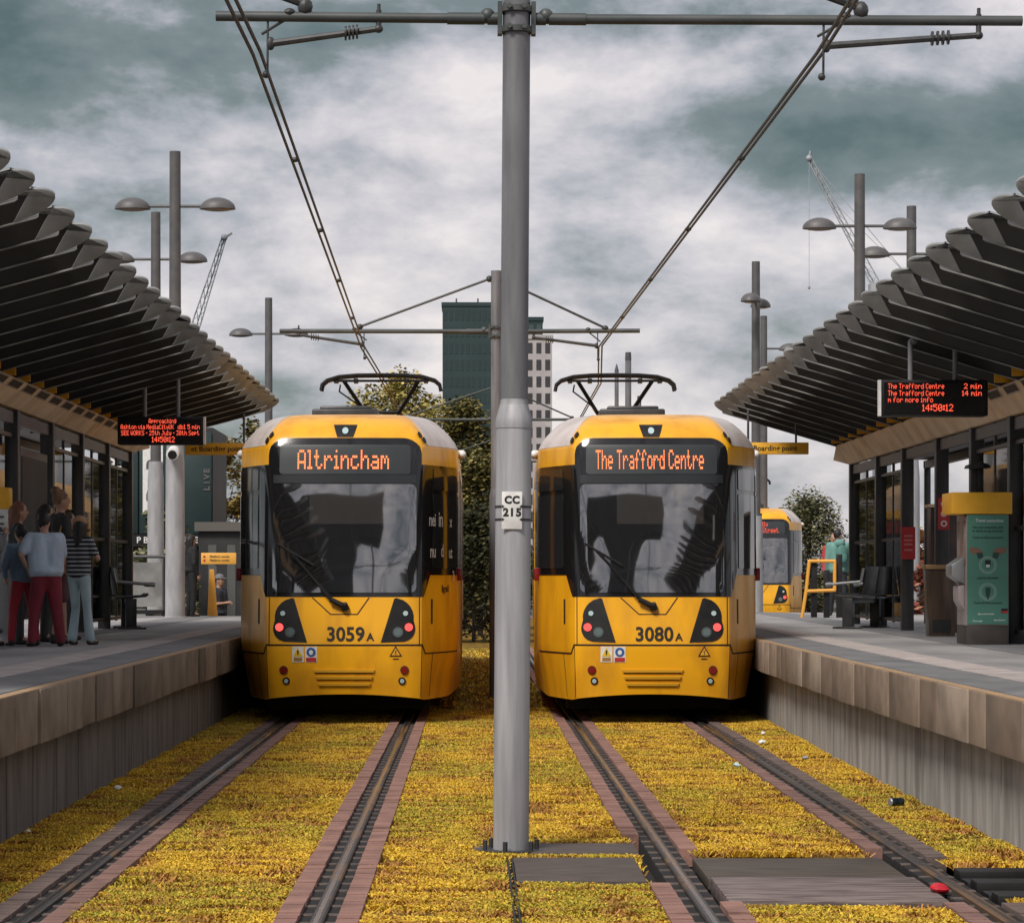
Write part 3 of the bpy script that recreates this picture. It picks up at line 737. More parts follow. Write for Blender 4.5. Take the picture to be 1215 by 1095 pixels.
_tram_cache = {}
def build_tram(name, label, loc, rz, dest, number, lines=1, full=True, numlab=None):
    t = thing(name, label, 'tram', loc, rz, 'yellow trams')
    C_ = _tram_cache
    def P(nm, key, fn, m, par=t):
        if key not in C_:
            me = fn(); me.materials.clear(); me.materials.append(m); C_[key] = me
        o = bpy.data.objects.new(nm, C_[key]); COL.objects.link(o); o.parent = par; return o
    def shell():
        us = [0] + U_CUTS + [4, 6, 10, 14]
        us = [-u for u in reversed(us[1:])] + us
        zs = ['low'] + Z_CUTS + [3.76]
        mb = MB(); n = len(us); vs = []
        for z in zs:
            for u in us: vs.append(tram_surf(u, zlow(u) if z == 'low' else z))
        fs = [(j * n + i, j * n + i + 1, (j + 1) * n + i + 1, (j + 1) * n + i) for j in range(len(zs) - 1) for i in range(n - 1)]
        top = (len(zs) - 1) * n
        fs += [(top + i, top + i + 1, top + n - 2 - i, top + n - 1 - i) for i in range(n // 2)]
        fs += [tuple(j * n for j in range(len(zs))) + tuple(j * n + n - 1 for j in reversed(range(len(zs))))]
        mb.add(vs, fs); return mb.mesh('body', ang=30)
    body = P('body', 'body', shell, M_yel)
    # under-floor
    P('underframe', 'under', lambda: MB().bb((-1.0, 1.3, .12), (1.0, 13.9, .36)).bb((-1.12, 2.2, .12), (1.12, 13.9, .50)).mesh('u'), M_under)
    def bogie():
        mb = MB()
        for y in (3.4, 5.2):
            for x in (-.75, .75): mb.tube((x - .06, y, .30), (x + .06, y, .30), .29, .29, 20)
        return mb.mesh('b')
    P('bogie', 'bogie', bogie, M_dark)
    # cab glazing: wraps round both corners
    half = [(0, 1.51), (.99, 1.51), (1.18, 1.77), (3.3, 1.77), (3.3, 3.10), (.935, 3.10), (.935, 3.22)] + arc(.735, 3.22, .20, 0, 90, 6)
    glaz = half + mir(half)[:-1]
    cg = P('cab_glazing', 'glaz', lambda: tram_patch(glaz, .006), M_cabglass)
    P('windscreen', 'screen', lambda: tram_patch(rrect(-.865, 1.56, .865, 2.86, .07), .014, .006), M_screen, cg)
    P('cab_blind', 'blind', lambda: tram_patch(rrect(-.42, 2.38, .62, 2.85, .01), .0150, .0005), M_blind, cg)
    P('destination_display', 'disp', lambda: tram_patch(rrect(-.79, 2.98, .79, 3.335, .04), .014, .006), M_disp, cg)
    P('screen_seam', 'sseam', lambda: tram_patch([(-.865, 2.872), (.865, 2.872), (.865, 2.972), (-.865, 2.972)], .012, .004), mat('screen_band', (.02, .022, .024), .25), cg)
    # side cab windows and doors
    for s in (-1, 1):
        sg = lambda a, b, c, d: rrect(min(s * a, s * c), b, max(s * a, s * c), d, .03)
        P('cab_side_window', ('csw', s), lambda: tram_patch(sg(1.28, 1.85, 2.45, 2.75), .014, .006), M_sidegl, cg)
        P('cab_top_window', ('ctw', s), lambda: tram_patch(sg(1.28, 2.80, 2.45, 3.06), .014, .006), M_sidegl, cg)
        P('shoulder_sheen', ('sh', s), lambda: tram_patch([(s * 1.10, 3.335), (s * 3.6, 3.335), (s * 3.6, 3.74), (s * 1.10, 3.74)], .005, .010), M_sheen)
        P('side_window_band', ('swb', s), lambda: MB().bb((s * 1.357, 2.6, 1.77), (s * 1.371, 13.8, 3.10)).mesh('w'), M_sidegl)
        def doors():
            mb = MB()
            for y in (5.2, 6.5): mb.bb((s * 1.328, y, .42), (s * 1.340, y + 1.22, 3.02))
            return mb.mesh('d')
        d1 = P('door', ('door', s), lambda: MB().bb((s * 1.363, 8.2, .42), (s * 1.377, 9.42, 3.02)).mesh('d', bevel=.004), M_yel)
        P('door_window', ('doorw', s), lambda: MB().bb((s * 1.376, 8.32, .75), (s * 1.382, 9.30, 2.9)).mesh('d'), M_sidegl, d1)
        P('marker_lamp', ('mk', s), lambda: MB().box((s * 1.375, 1.62, 1.78), (.06, .10, .16)).mesh('m', bevel=.012), M_redlens)
        P('camera_pod', ('cp', s), lambda: MB().box((s * 1.385, 2.4, 3.30), (.10, .16, .11)).ball((s * 1.405, 2.30, 3.30), (.05, .06, .05)).mesh('m', bevel=.02), M_white)
        # body-side lower skirt seam
        P('skirt_seam', ('sk', s), lambda: tram_patch([(s * .95, .925), (s * 1.03, .82), (s * 2.6, .82), (s * 2.6, .838), (s * 1.045, .838), (s * .965, .943)], .004, .006), M_blk)
        P('corner_seam', ('cs', s), lambda: tram_patch([(s * .905, .945), (s * .917, .945), (s * .917, 1.505), (s * .905, 1.505)], .003, .005), M_seam)
        P('skirt_upright_seam', ('su', s), lambda: tram_patch([(s * 1.30, .30), (s * 1.312, .30), (s * 1.312, .82), (s * 1.30, .82)], .003, .005), M_seam)
        P('bumper_seam', ('bs', s), lambda: tram_patch([(s * .93, .30), (s * .942, .30), (s * .955, .92), (s * .945, .92)], .003, .005), M_seam)
        if full:
            P('door_latch', ('dl', s), lambda: tram_patch(rrect(min(s * 1.22, s * 1.27), 1.18, max(s * 1.22, s * 1.27), 1.48, .01), .006, .008), M_seam)
        # headlight cluster
        poly = [(.44, .965), (.72, .975)] + arc(.70, 1.13, .155, -60, 18, 5) + arc(.60, 1.26, .235, -8, 62, 5) + [(.625, 1.495), (.60, 1.485)]
        poly = [(s * a, b) for a, b in poly]
        hc = P('headlight_cluster', ('hc', s), lambda: tram_patch(poly, .008, .012), M_blk)
        def disc(u, z, r, off):
            return tram_patch([(s * u + r * math.cos(a), z + r * math.sin(a)) for a in np.linspace(0, 2 * math.pi, 21)[:-1]], off, .008)
        P('headlight', ('hl', s), lambda: disc(.645, 1.085, .062, .016), M_chrome, hc)
        P('headlight_lens', ('hl2', s), lambda: disc(.645, 1.085, .044, .021), M_lamp, hc)
        P('tail_lamp', ('tl', s), lambda: disc(.775, 1.145, .048, .018), M_redlit, hc)
        P('indicator', ('in', s), lambda: disc(.735, 1.31, .030, .018), M_lampclear, hc)
        P('reflector', ('rf', s), lambda: disc(.725, .635, .052, .012), mat('lamp_rim', (.05, .03, .01), .5))
        P('reflector_lens', ('rf2', s), lambda: disc(.725, .635, .042, .018), M_redlens)
        P('sensor', ('se', s), lambda: disc(.695, .505, .045, .010), M_blk)
        P('sensor_lens', ('se2', s), lambda: disc(.695, .505, .026, .016), M_lampclear)
        for k, (u, z) in enumerate(((1.02, 3.39), (.97, 3.455))):
            P('roof_marker', ('rm', s, k), lambda: disc(u, z, .036, .025), M_blk)
    P('front_seam', 'fs', lambda: tram_patch([(-.955, .925), (.955, .925), (.955, .943), (-.955, .943)], .004, .006), M_blk)
    def vnotch():
        pts = [(-.38, 1.50), (-.16, 1.30), (.16, 1.30), (.30, 1.50)]
        bm = MB()
        for a, b in zip(pts[:-1], pts[1:]):
            d = Vector((b[0] - a[0], b[1] - a[1])).normalized(); nn = Vector((-d.y, d.x)) * .007
            q = [tram_surf(a[0] + nn.x, a[1] + nn.y, .004), tram_surf(a[0] - nn.x, a[1] - nn.y, .004), tram_surf(b[0] - nn.x, b[1] - nn.y, .004), tram_surf(b[0] + nn.x, b[1] + nn.y, .004)]
            bm.quad(*q)
        return bm.mesh('v', smooth=False)
    P('wiper_recess', 'vn', vnotch, M_seam)
    # forward camera notch
    P('camera_housing', 'ch', lambda: tram_patch([(-.10, 3.43), (.10, 3.43), (.165, 3.585), (-.165, 3.585)], .006, .01), M_blk)
    P('camera_lens', 'cl', lambda: tram_patch([(.04 * math.cos(a), 3.5 + .04 * math.sin(a)) for a in np.linspace(0, 6.283, 15)[:-1]], .02, .014), M_lampclear)
    # grille bars on the bumper
    for k, (w, z) in enumerate(((.37, .625), (.345, .545), (.32, .465))):
        P('grille_bar', ('gb', k), lambda: tram_patch([(-w, z + .016), (w, z + .016), (w - .02, z - .016), (-w + .02, z - .016)], .02, .022), M_grille)
        P('grille_slot', ('gs', k), lambda: tram_patch([(-w + .02, z - .017), (w - .02, z - .017), (w - .03, z - .030), (-w + .03, z - .030)], .006, .008), M_seam)
    # wiper
    def wiper():
        mb = MB()
        S = lambda u, z, o: tram_surf(u, z, o)
        mb.tube(S(-.02, 1.40, .05), S(-.16, 1.47, .07), .035, .03, 8); mb.tube(S(-.16, 1.47, .07), S(-.64, 2.05, .05), .014, .010, 6)
        mb.tube(S(-.08, 1.42, .05), S(-.70, 2.08, .045), .010, .010, 6)
        mb.tube(S(-.80, 2.14, .035), S(-.36, 1.88, .035), .016, .016, 6)
        mb.tube(S(.02, 1.36, .02), S(.0, 1.42, .06), .05, .04, 10)
        return mb.mesh('wiper')
    P('wiper', 'wp', wiper, M_blk)
    # stickers and number
    st = P('warning_sticker', 'st1', lambda: tram_patch([(-.62, .73), (-.48, .73), (-.48, .915), (-.62, .915)], .006, .008), M_white)
    P('warning_triangle', 'st1t', lambda: tram_patch([(-.607, .80), (-.493, .80), (-.55, .905)], .010, .003), mat('warn_yellow', (.75, .5, .02), .5), st)
    P('warning_mark', 'st1m', lambda: tram_patch([(-.556, .818), (-.544, .818), (-.540, .872), (-.560, .872)], .013, .002), M_ink, st)
    P('warning_text', 'st1x', lambda: tram_patch([(-.60, .745), (-.50, .745), (-.50, .785), (-.60, .785)], .010, .003), mat('warn_brown', (.35, .17, .03), .5), st)
    st = P('hearing_sticker', 'st2', lambda: tram_patch([(-.462, .73), (-.32, .73), (-.32, .915), (-.462, .915)], .006, .008), M_white)
    P('blue_roundel', 'st2b', lambda: tram_patch([(-.391 + .055 * math.cos(a), .85 + .055 * math.sin(a)) for a in np.linspace(0, 6.283, 17)[:-1]], .010, .003), M_blue, st)
    P('roundel_mark', 'st2w', lambda: tram_patch([(-.391 + .026 * math.cos(a), .847 + .03 * math.sin(a)) for a in np.linspace(0, 6.283, 11)[:-1]], .013, .002), M_white, st)
    P('red_band', 'st2r', lambda: tram_patch([(-.452, .738), (-.33, .738), (-.33, .785), (-.452, .785)], .010, .003), M_red, st)
    st = P('voltage_sticker', 'st3', lambda: tram_patch([(.545, .80), (.695, .80), (.62, .925)], .006, .008), M_ink)
    P('voltage_field', 'st3y', lambda: tram_patch([(.568, .812), (.672, .812), (.62, .90)], .010, .003), M_sign_y, st)
    P('voltage_bolt', 'st3b', lambda: tram_patch([(.612, .818), (.628, .838), (.618, .85), (.634, .878), (.606, .852), (.617, .842)], .013, .002), M_ink, st)
    P('sticker_text', 'st3t', lambda: tram_patch([(.585, .765), (.655, .765), (.655, .775), (.585, .775)], .006, .006), M_ink)
    def surf_text(me, u0, z0, off):
        for v in me.vertices: v.co = tram_surf(u0 + v.co.x, z0 + v.co.z, off)
        return me
    if number:
        me = surf_text(text_mesh(number[:4], .235, 1.02, .006, .96), .02, 1.055, .006); obj('fleet_number', me, M_numb, t)
        me = surf_text(text_mesh(number[4:], .125, 1.0, .004), .315, 1.025, .006); obj('fleet_letter', me, M_numb, t)
    for k, (txt, wd, z, hh) in enumerate(dest):
        for wi in range(len(txt)):
            if txt[wi] == ' ': continue
            me = led_mesh(txt, wd, hh, word=wi, char=True)
            for v in me.vertices: v.co = tram_surf(.0 + v.co.x - .02, z + v.co.z, .019)
            obj('letter', me, M_led if lines == 1 else M_ledr, t)
    # roof gear
    P('roof_pod', 'rp', lambda: MB().bb((-.55, 3.2, 3.74), (.30, 4.3, 3.93)).bb((-.45, 3.25, 3.92), (.22, 4.2, 3.97)).mesh('r', bevel=.03), M_dark)
    P('roof_unit', 'ru', lambda: MB().bb((-.7, 8.2, 3.72), (.7, 12.6, 3.95)).mesh('r', bevel=.04), M_dark)
    # rear half of the articulated car
    P('bellows', 'bl', lambda: MB().bb((-1.22, 14.0, .45), (1.22, 14.75, 3.55)).mesh('b'), M_blk)
    def rear():
        mb = MB(); sec = [(x, z) for x, z in ((-1.20, .33), (-1.325, .9), (-1.325, 3.30), (-1.17, 3.5), (-1.0, 3.65), (-.6, 3.75), (.6, 3.75), (1.0, 3.65), (1.17, 3.5), (1.325, 3.30), (1.325, .9), (1.20, .33))]
        return mb.prism(sec, 'y', 14.72, 28).mesh('rear_body')
    rb = P('rear_body', 'rb', rear, M_yel)
    for s in (-1, 1):
        P('rear_window_band', ('rwb', s), lambda: MB().bb((s * 1.322, 15.2, 1.70), (s * 1.333, 27.4, 3.10)).mesh('w'), M_sidegl, rb)
    # pantograph
    py = 14.6
    pg = P('pantograph', 'pg', lambda: MB().bb((-.5, py - .6, 3.76), (.5, py + .9, 3.86)).tube((-.35, py + 1.0, 3.95), (.35, py + 1.0, 3.95), .05).mesh('p'), M_blk)
    def arms():
        mb = MB()
        for s in (-1, 1):
            mb.tube((s * .62, py, 5.02), (s * .28, py + .55, 4.52), .035, .035, 8)
            mb.tube((s * .28, py + .55, 4.52), (s * .16, py + 1.4, 4.36), .03, .03, 8)
            mb.tube((s * .16, py + 1.4, 4.36), (s * .2, py - .2, 3.9), .04, .04, 8)
        mb.tube((-.30, py + .55, 4.53), (.30, py + .55, 4.53), .03, .03, 8)
        mb.path([(-.68, py - .05, 4.96), (-.70, py, 4.85), (-.42, py + .3, 4.66), (-.28, py + .5, 4.54)], .013, 6)
        return mb.mesh('a')
    P('pantograph_arm', 'pa', arms, M_blk, pg)
    def head():
        mb = MB()
        for dy in (-.14, .14):
            pts = [(-1.0, py + dy, 4.86), (-.98, py + dy, 4.96), (-.90, py + dy, 5.03), (-.70, py + dy, 5.09), (-.4, py + dy, 5.115), (0, py + dy, 5.12)]
            pts += [(-x, y, z) for x, y, z in reversed(pts[:-1])]
            mb.path(pts, .032, 6)
        for x in (-.75, -.42, .42, .75): mb.bb((x - .035, py - .14, 4.99), (x + .035, py + .14, 5.06))
        mb.tube((-.8, py, 5.03), (.8, py, 5.03), .022, .022, 6)
        return mb.mesh('h')
    P('collector_head', 'phd', head, M_blk, pg)
    return t, surf_text
tl, surf_text = build_tram('tram', 'yellow tram on the left track showing Altrincham, numbered 3059A', (-1.55, 36.2, 0), R(0.0), [('Altrincham', 1.10, 3.155, .235)], '3059A')
tr_, _ = build_tram('tram', 'yellow tram on the right track showing The Trafford Centre, numbered 3080A', (2.135, 36.2, 0), R(-0.9), [('The Trafford Centre', 1.30, 3.155, .235)], '3080A')
tb, _ = build_tram('tram', 'distant yellow tram behind the right platform, red lettering ending in Street', (8.25, 88.0, .02), R(-3.0), [('Piccadilly', .62, 3.27, .13), ('via Market Street', 1.25, 3.09, .15)], '', lines=2)
# reversed advert lettering on the glass of the left tram's near side
for body_, u, z, sz in (('nei', 1.22, 2.43, .22), ('in', 1.52, 2.44, .26), ('x', 1.93, 2.42, .20), ('nu', 1.24, 2.05, .22), ('d', 1.58, 2.06, .22), ('ut', 1.92, 2.04, .2), ('3', 2.05, 1.75, .18)):
    me = text_mesh(body_, sz, .9, .004)
    obj('lettering', surf_text(me, u, z, .020), mat('advert_white', (.55, .55, .53), .5), tl)
obj('maker_script', surf_text(text_mesh('Bgrald', .12, .95, .002), 1.75, 1.60, .006), M_seam, tl)

# ------------------------------------------------------------------ overhead line poles, arms and wires
M_olebk = mat('ole_black', (0.028, 0.030, 0.032), 0.5, col2=(0.05, 0.05, 0.05), scale=15)
M_olest = mat('ole_bar', (0.052, 0.062, 0.062), 0.5, metal=.2, col2=(0.085, 0.09, 0.09), scale=8, stretch=(.4, 1, 1))
def ole_pole(label, X, Y, r_lo, r_hi, z_step, z_top, arm_z, xl, xr, regs, stays=None, sign=False, full=True, m=M_galv):
    t = thing('catenary_pole', label, 'pole', (X, Y, 0), group='catenary poles between the tracks')
    MB().lathe((0, 0, 0), [(r_lo, -.2), (r_lo, z_step), (r_lo * .97, z_step + .05), (r_hi * 1.04, z_step + .13), (r_hi, z_step + .16), (r_hi * .98, z_top)], 28).build('pole_shaft', M_galvlit if full else m, t)
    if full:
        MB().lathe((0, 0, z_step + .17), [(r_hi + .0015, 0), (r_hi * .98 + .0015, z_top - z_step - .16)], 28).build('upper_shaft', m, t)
        MB().lathe((0, 0, z_step - .02), [(r_lo * 1.03, 0), (r_lo * 1.05, .03), (r_lo * 1.0, .07), (r_hi * 1.06, .15)], 28).build('pole_collar', M_galvlit, t)
        MB().lathe((0, 0, -.03), [(r_lo + .10, 0), (r_lo + .10, .02)], 24).build('base_plate', M_dark, t)
        mb = MB()
        for i in range(6):
            a = i * math.pi / 3 + .3; mb.tube(((r_lo + .06) * math.cos(a), (r_lo + .06) * math.sin(a), -.01), ((r_lo + .06) * math.cos(a), (r_lo + .06) * math.sin(a), .05), .016, .016, 6)
        mb.build('anchor_bolts', M_dark, t)
    arm = MB().tube((xl, 0, arm_z + .005), (-r_hi - .05, 0, arm_z), .033, .033, 12).tube((r_hi + .05, 0, arm_z), (xr, 0, arm_z + .01), .033, .033, 12).build('cross_arm', M_olest, t)
    mb = MB()
    for dz in (-.075, .055): mb.lathe((0, 0, arm_z + dz - .02), [(r_hi + .012, 0), (r_hi + .022, .005), (r_hi + .022, .04), (r_hi + .012, .045)], 20)
    for s in (-1, 1):
        mb.bb((s * (r_hi + .005), -.05, arm_z - .105), (s * (r_hi + .035), .05, arm_z + .105))
        mb.tube((s * (r_hi + .03), 0, arm_z), (s * (r_hi + .10), 0, arm_z), .042, .042, 10).ball((s * (r_hi + .10), 0, arm_z + .02), (.05, .05, .05), 10, 6)
        for dz in (-.065, .065): mb.tube((s * r_hi * .55, -r_hi - .015, arm_z + dz), (s * r_hi * .55, -r_hi - .04, arm_z + dz), .018, .018, 6)
        mb.tube((s * (r_hi + .12), 0, arm_z), (s * (r_hi + .36), 0, arm_z), .041, .041, 10)
    mb.build('arm_clamp', M_olest, t)
    for (x0, z0, x1, z1) in regs:         # registration arm from a hook under the bar to the wire
        ra = MB().tube((x0, 0, z0), (x1, -.0, z1), .020, .024, 8)
        d = (x1 - x0)
        ra.build('registration_arm', M_olebk, t)
        ins = MB()
        for q in (.20, .235, .27, .305): ins.tube((x0 + d * q - .006, 0, z0 + (z1 - z0) * q), (x0 + d * q + .006, 0, z0 + (z1 - z0) * q), .048, .048, 10)
        ins.build('insulator', M_olebk, t)
        MB().tube((x0, 0, arm_z + .05), (x0, 0, z0 - .01), .018, .018, 8).ball((x0, 0, z0), (.03, .03, .028), 8, 6).tube((x0, 0, arm_z), (x0, 0, arm_z + .09), .012, .012, 6).build('hook', M_olebk, t)
        s = 1 if d > 0 else -1
        MB().tube((x1 + s * .02, 0, arm_z), (x1 + s * .02, 0, z1 - .22), .008, .008, 6).tube((x1 - s * .15, 0, arm_z + .02), (x1 - s * -.06, 0, z1 + .06), .010, .010, 6).ball((x1 - s * .12, 0, arm_z + .03), (.04, .045, .03), 8, 6) \
            .ball((x1, 0, z1), (.028, .03, .045), 8, 6).ball((x1 + s * .03, 0, z1 - .2), (.025, .03, .025), 8, 6).build('dropper', M_olebk, t)
        # stub of the upper insulator that carries on above the bar
        MB().ball((x1 - s * .22, 0, arm_z + .07), (.05, .05, .06), 8, 6).tube((x1 - s * .22, 0, arm_z + .09), (x1 - s * -.15, .0, arm_z + .22), .032, .032, 8).build('upper_insulator', M_olebk, t) if full else None
    if stays:
        for (xs, zs, xe, ze) in stays:
            MB().tube((xs, 0, zs), (xe, 0, ze), .018, .018, 8).ball((xe, 0, ze), (.05, .05, .04), 8, 6).ball((xs, 0, zs), (.05, .05, .05), 8, 6).build('stay_rod', M_olebk, t)
    if sign:
        pl = MB().box((-.01, -r_lo - .008, 2.17), (.130, .006, .240)).build('number_plate', M_white, t, bevel=.001)
        for txt, z, s in (('CC', 2.235, .066), ('215', 2.155, .070)):
            for q, ch in enumerate(txt):
                me = text_mesh(ch, s, 1.05, .0035)
                for v in me.vertices: v.co += Vector((-.01 + (q - (len(txt) - 1) / 2) * s * (.56 if len(txt) == 3 else .76) + (.004 if ch == '5' else 0), -r_lo - .0125, z))
                obj('numeral' if ch.isdigit() else 'letter', me, M_ink, pl)
        for dz in (2.112, 2.195):
            MB().lathe((0, 0, dz - .008), [(r_lo + .002, 0), (r_lo + .004, .002), (r_lo + .004, .014), (r_lo + .002, .016)], 24).build('strap', M_dark, t)
            for s in (-1, 1): MB().prism([(-.01 + s * .064, dz - .012), (-.01 + s * .064, dz + .012), (-.01 + s * .048, dz)], 'y', -r_lo - .0135, -r_lo - .011).build('arrow_mark', M_ink, pl)
    return t
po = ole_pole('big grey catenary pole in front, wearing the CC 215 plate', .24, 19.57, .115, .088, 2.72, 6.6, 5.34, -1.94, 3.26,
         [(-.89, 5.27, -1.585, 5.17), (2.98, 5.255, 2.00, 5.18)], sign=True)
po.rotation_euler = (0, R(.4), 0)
ole_pole('slimmer grey catenary pole right behind the front one, with two stay rods', .33, 44.55, .10, .078, 2.9, 6.24, 5.35, -3.18, 2.11,
         [(-2.9, 5.30, -1.96, 5.16), (.55, 5.26, 1.47, 5.14)], stays=[(-.10, 6.12, -2.0, 5.42), (.10, 6.10, 1.60, 5.40)], full=False)
ole_pole('distant catenary pole two spans beyond the pole with the CC 215 plate', .55, 69.5, .10, .08, 2.9, 6.3, 5.35, -3.1, 2.6, [], stays=[(-.1, 6.1, -2.1, 5.42), (.1, 6.1, 1.7, 5.4)], full=False)
ole_pole('farthest catenary pole, its bars low above the left tram roof', .9, 94.5, .10, .08, 2.9, 6.3, 5.35, -3.1, 3.0, [], stays=[(-.1, 6.1, -2.1, 5.42)], full=False)

def wire(name, label, pts, sep=.048, r=.0125):
    t = thing(name, label, 'wire', pts[0])
    o = Vector(pts[0])
    for k in (-1, 1):
        mb = MB()
        for a, b in zip(pts[:-1], pts[1:]):
            mb.tube(Vector(a) - o + Vector((k * sep / 2, 0, k * .008)), Vector(b) - o + Vector((k * sep / 2, 0, k * .008)), r, r, 6, caps=False)
        mb.build('wire', M_olebk, t)
    for a, b in zip(pts[:-1], pts[1:]):
        a, b = Vector(a), Vector(b); n = max(1, int((b - a).length / 4.5))
        for i in range(1, n):
            c = a.lerp(b, i / n) - o; MB().ball(c, (.034, .025, .022), 8, 6).build('wire_clip', M_olebk, t)
    return t
wire('contact_wire', 'double contact wire above the left track, running down to the pantograph', [(-1.52, 9, 5.12), (-1.40, 19.57, 5.12), (-1.63, 44.55, 5.12), (-1.55, 53, 5.12), (-1.5, 69.5, 5.12), (-1.2, 94.5, 5.12)])
wire('contact_wire', 'double contact wire above the right track, crossing the sky diagonally', [(2.18, 9, 5.13), (2.24, 19.57, 5.13), (1.86, 44.55, 5.13), (2.2, 53, 5.12), (2.3, 69.5, 5.12), (2.9, 94.5, 5.12)])

# ------------------------------------------------------------------ platform lamp columns
def lamp_post(label, X, Y, zt, rz=0, arms=(-1, 1), r0=.19, zbase=PH, m2=M_lampgrey, arm_z=8.72):
    t = thing('lamp_post', label, 'lamp post', (X, Y, zbase), rz, group='tall lamp posts on the platforms')
    h = zt - zbase
    MB().lathe((0, 0, 0), [(r0 + .03, 0), (r0 + .03, .02), (r0, .03), (r0 * .93, 2.9), (r0 * .80, 3.3)], 24).build('column', M_colgrey, t)  # column paler than the mast above: light on it is put into the colour
    MB().lathe((0, 0, 3.3), [(r0 * .62, 0), (r0 * .55, h - 3.3)], 20).build('upper_mast', m2, t)
    az = arm_z - zbase
    for s in arms:
        a = MB().tube((0, 0, az), (s * .62, 0, az), .03, .03, 8).build('arm', m2, t)
        mb = MB(); n = 16; vs = []
        mb.ball((s * .80, 0, az - .055), (.34, .26, .22), 18, 7, zmin=0.0)
        mb.build('lamp_head', m2, t)
        MB().ball((s * .80, 0, az - .06), (.27, .20, .035), 14, 6).build('lamp_lens', mat('lamp_diffuser', (.20, .19, .18), .3), t)
    return t
lamp_post('tallest left lamp post with two domed lamps, in front of its neighbour', -5.62, 57.1, 9.75)
lamp_post('left lamp post just behind the tallest one, lower domed lamp showing', -6.98, 66.6, 9.75)
lamp_post('smaller left lamp post with domed lamps, above the left tram roof', -5.88, 87, 9.75, zbase=0)
lamp_post('tallest right lamp post with two domed lamps above the canopy', 7.67, 60.3, 9.75)
lamp_post('right lamp post half hidden behind the tallest right one', 9.45, 65.5, 9.75)
lamp_post('right lamp post turned sideways, one domed lamp, left of the right canopy', 7.16, 77, 9.75, rz=R(76), zbase=0)
lamp_post('slim far right lamp post with a single arm, behind the sideways one', 8.89, 93, 9.75, arms=(1,), zbase=0, arm_z=8.75)
for i, (X, Y, zt, r, lab) in enumerate([(5.50, 108, 9.75, .12, 'thick distant mast above the right tram pantograph'), (5.37, 114, 9.75, .085, 'thin pointed distant mast left of the thick one'), (7.31, 134, 9.75, .10, 'shortest distant mast right of the thick one')]):
    t = thing('distant_mast', lab, 'mast', (X, Y, 0), group='distant masts above the right tram')
    MB().lathe((0, 0, 0), [(r * 1.3, 0), (r, 3), (r * .9, zt - .3)], 14).build('mast_shaft', M_galv, t)
    MB().lathe((0, 0, zt - .3), [(r * .9, 0), (r * .95, .05), (r * (.2 if i == 1 else .85), .3)], 14).build('mast_cap', M_galvd, t)
# ------------------------------------------------------------------ platform furniture
def info_board(label, cx, Y, zc, w, h, rows, rods, rz=0.0, pale=1):
    t = thing('departure_board', label, 'departure board', (cx, Y, zc), rz, 'departure boards')
    MB().bb((-w / 2, -.02, -h / 2), (w / 2, .28, h / 2)).build('board_case', M_blk, t, bevel=.012)
    MB().bb((-w / 2 + .03, -.028, -h / 2 + .03), (w / 2 - .03, -.019, h / 2 - .03)).build('board_screen', mat('board_screen', (.008, .007, .007), .25), t)
    MB().bb((pale * (w / 2 + .002), -.03, -h / 2), (pale * (w / 2 + .030), .06, h / 2)).build('side_trim', M_white, t)
    for txt, x, z, wd, hh, al in rows:
        for wd_i in range(txt.count(' ') + 1):
            me = led_mesh(txt, wd, hh, al, dot=.92, word=wd_i)
            if not len(me.vertices): continue
            for v in me.vertices: v.co += Vector((x, -.031, z))
            obj('lettering', me, M_ledr, t)
    for x, top in rods:
        MB().tube((x, .12, h / 2 - .01), (x, .12, top), .028, .028, 10).ball((x + .03, .12, top), (.05, .05, .04), 10, 6).build('hanger_rod', M_galv, t)
    return t
info_board('departure board on the left platform announcing an approaching tram', -4.13, 40, 3.675, 1.13, .365,
    [('Approaching', .03, .125, .36, .062, 0), ('Ashton via MediaCityUK', -.52, .048, .70, .06, -1), ('dbl 5 min', .52, .048, .29, .06, 1),
     ('SEE WORKS - 25th July - 30th Sept', 0, -.032, 1.03, .062, 0), ('14:50:12', .04, -.118, .30, .075, 0)], [(-.22, .72), (.22, .80)], pale=1)
info_board('departure board on the right platform listing The Trafford Centre twice', 4.92, 32.4, 3.655, 1.14, .385,
    [('The Trafford Centre', -.50, .125, .60, .056, -1), ('2 min', .50, .125, .19, .056, 1), ('The Trafford Centre', -.50, .05, .60, .056, -1), ('14 min', .50, .05, .21, .056, 1),
     ('m for more info', -.50, -.02, .48, .056, -1), ('14:50:12', .03, -.105, .33, .075, 0)], [(-.24, .62), (.24, .55)], pale=-1)
def hanging_sign(label, cx, Y, zc, w, h, txt, rods):
    t = thing('boarding_sign', label, 'hanging sign', (cx, Y, zc), 0, 'yellow boarding point signs')
    MB().bb((-w / 2, 0, -h / 2), (w / 2, .09, h / 2)).build('sign_panel', M_sign_y, t, bevel=.008)
    me = text_mesh(txt, .115, 1.0, .002)
    for v in me.vertices: v.co += Vector((0, -.004, .0))
    obj('lettering', me, M_ink, t)
    for x, top in rods: MB().tube((x, .045, h / 2), (x, .045, top), .018, .018, 8).build('hanger_rod', M_galvd, t)
hanging_sign('yellow Boarding point sign hanging from the left canopy beside the tram', -4.02, 47.5, 3.75, 1.0, .185, '‹·ᴛ Boarding point'.replace('ᴛ', 't').replace('‹·', '«'), [(.42, .55)])
hanging_sign('yellow Boarding point sign hanging from the right canopy, mostly behind the tram', 4.72, 47.5, 3.76, 1.05, .185, 'Boarding point', [(-.42, .62), (.33, .5)])
t = thing('security_camera', 'white security camera looking out from the tallest left lamp post', 'camera', (-5.62, 56.88, 4.05))
MB().tube((0, .02, .06), (0, -.30, -.02), .11, .12, 16).build('camera_body', M_white, t, bevel=.01)
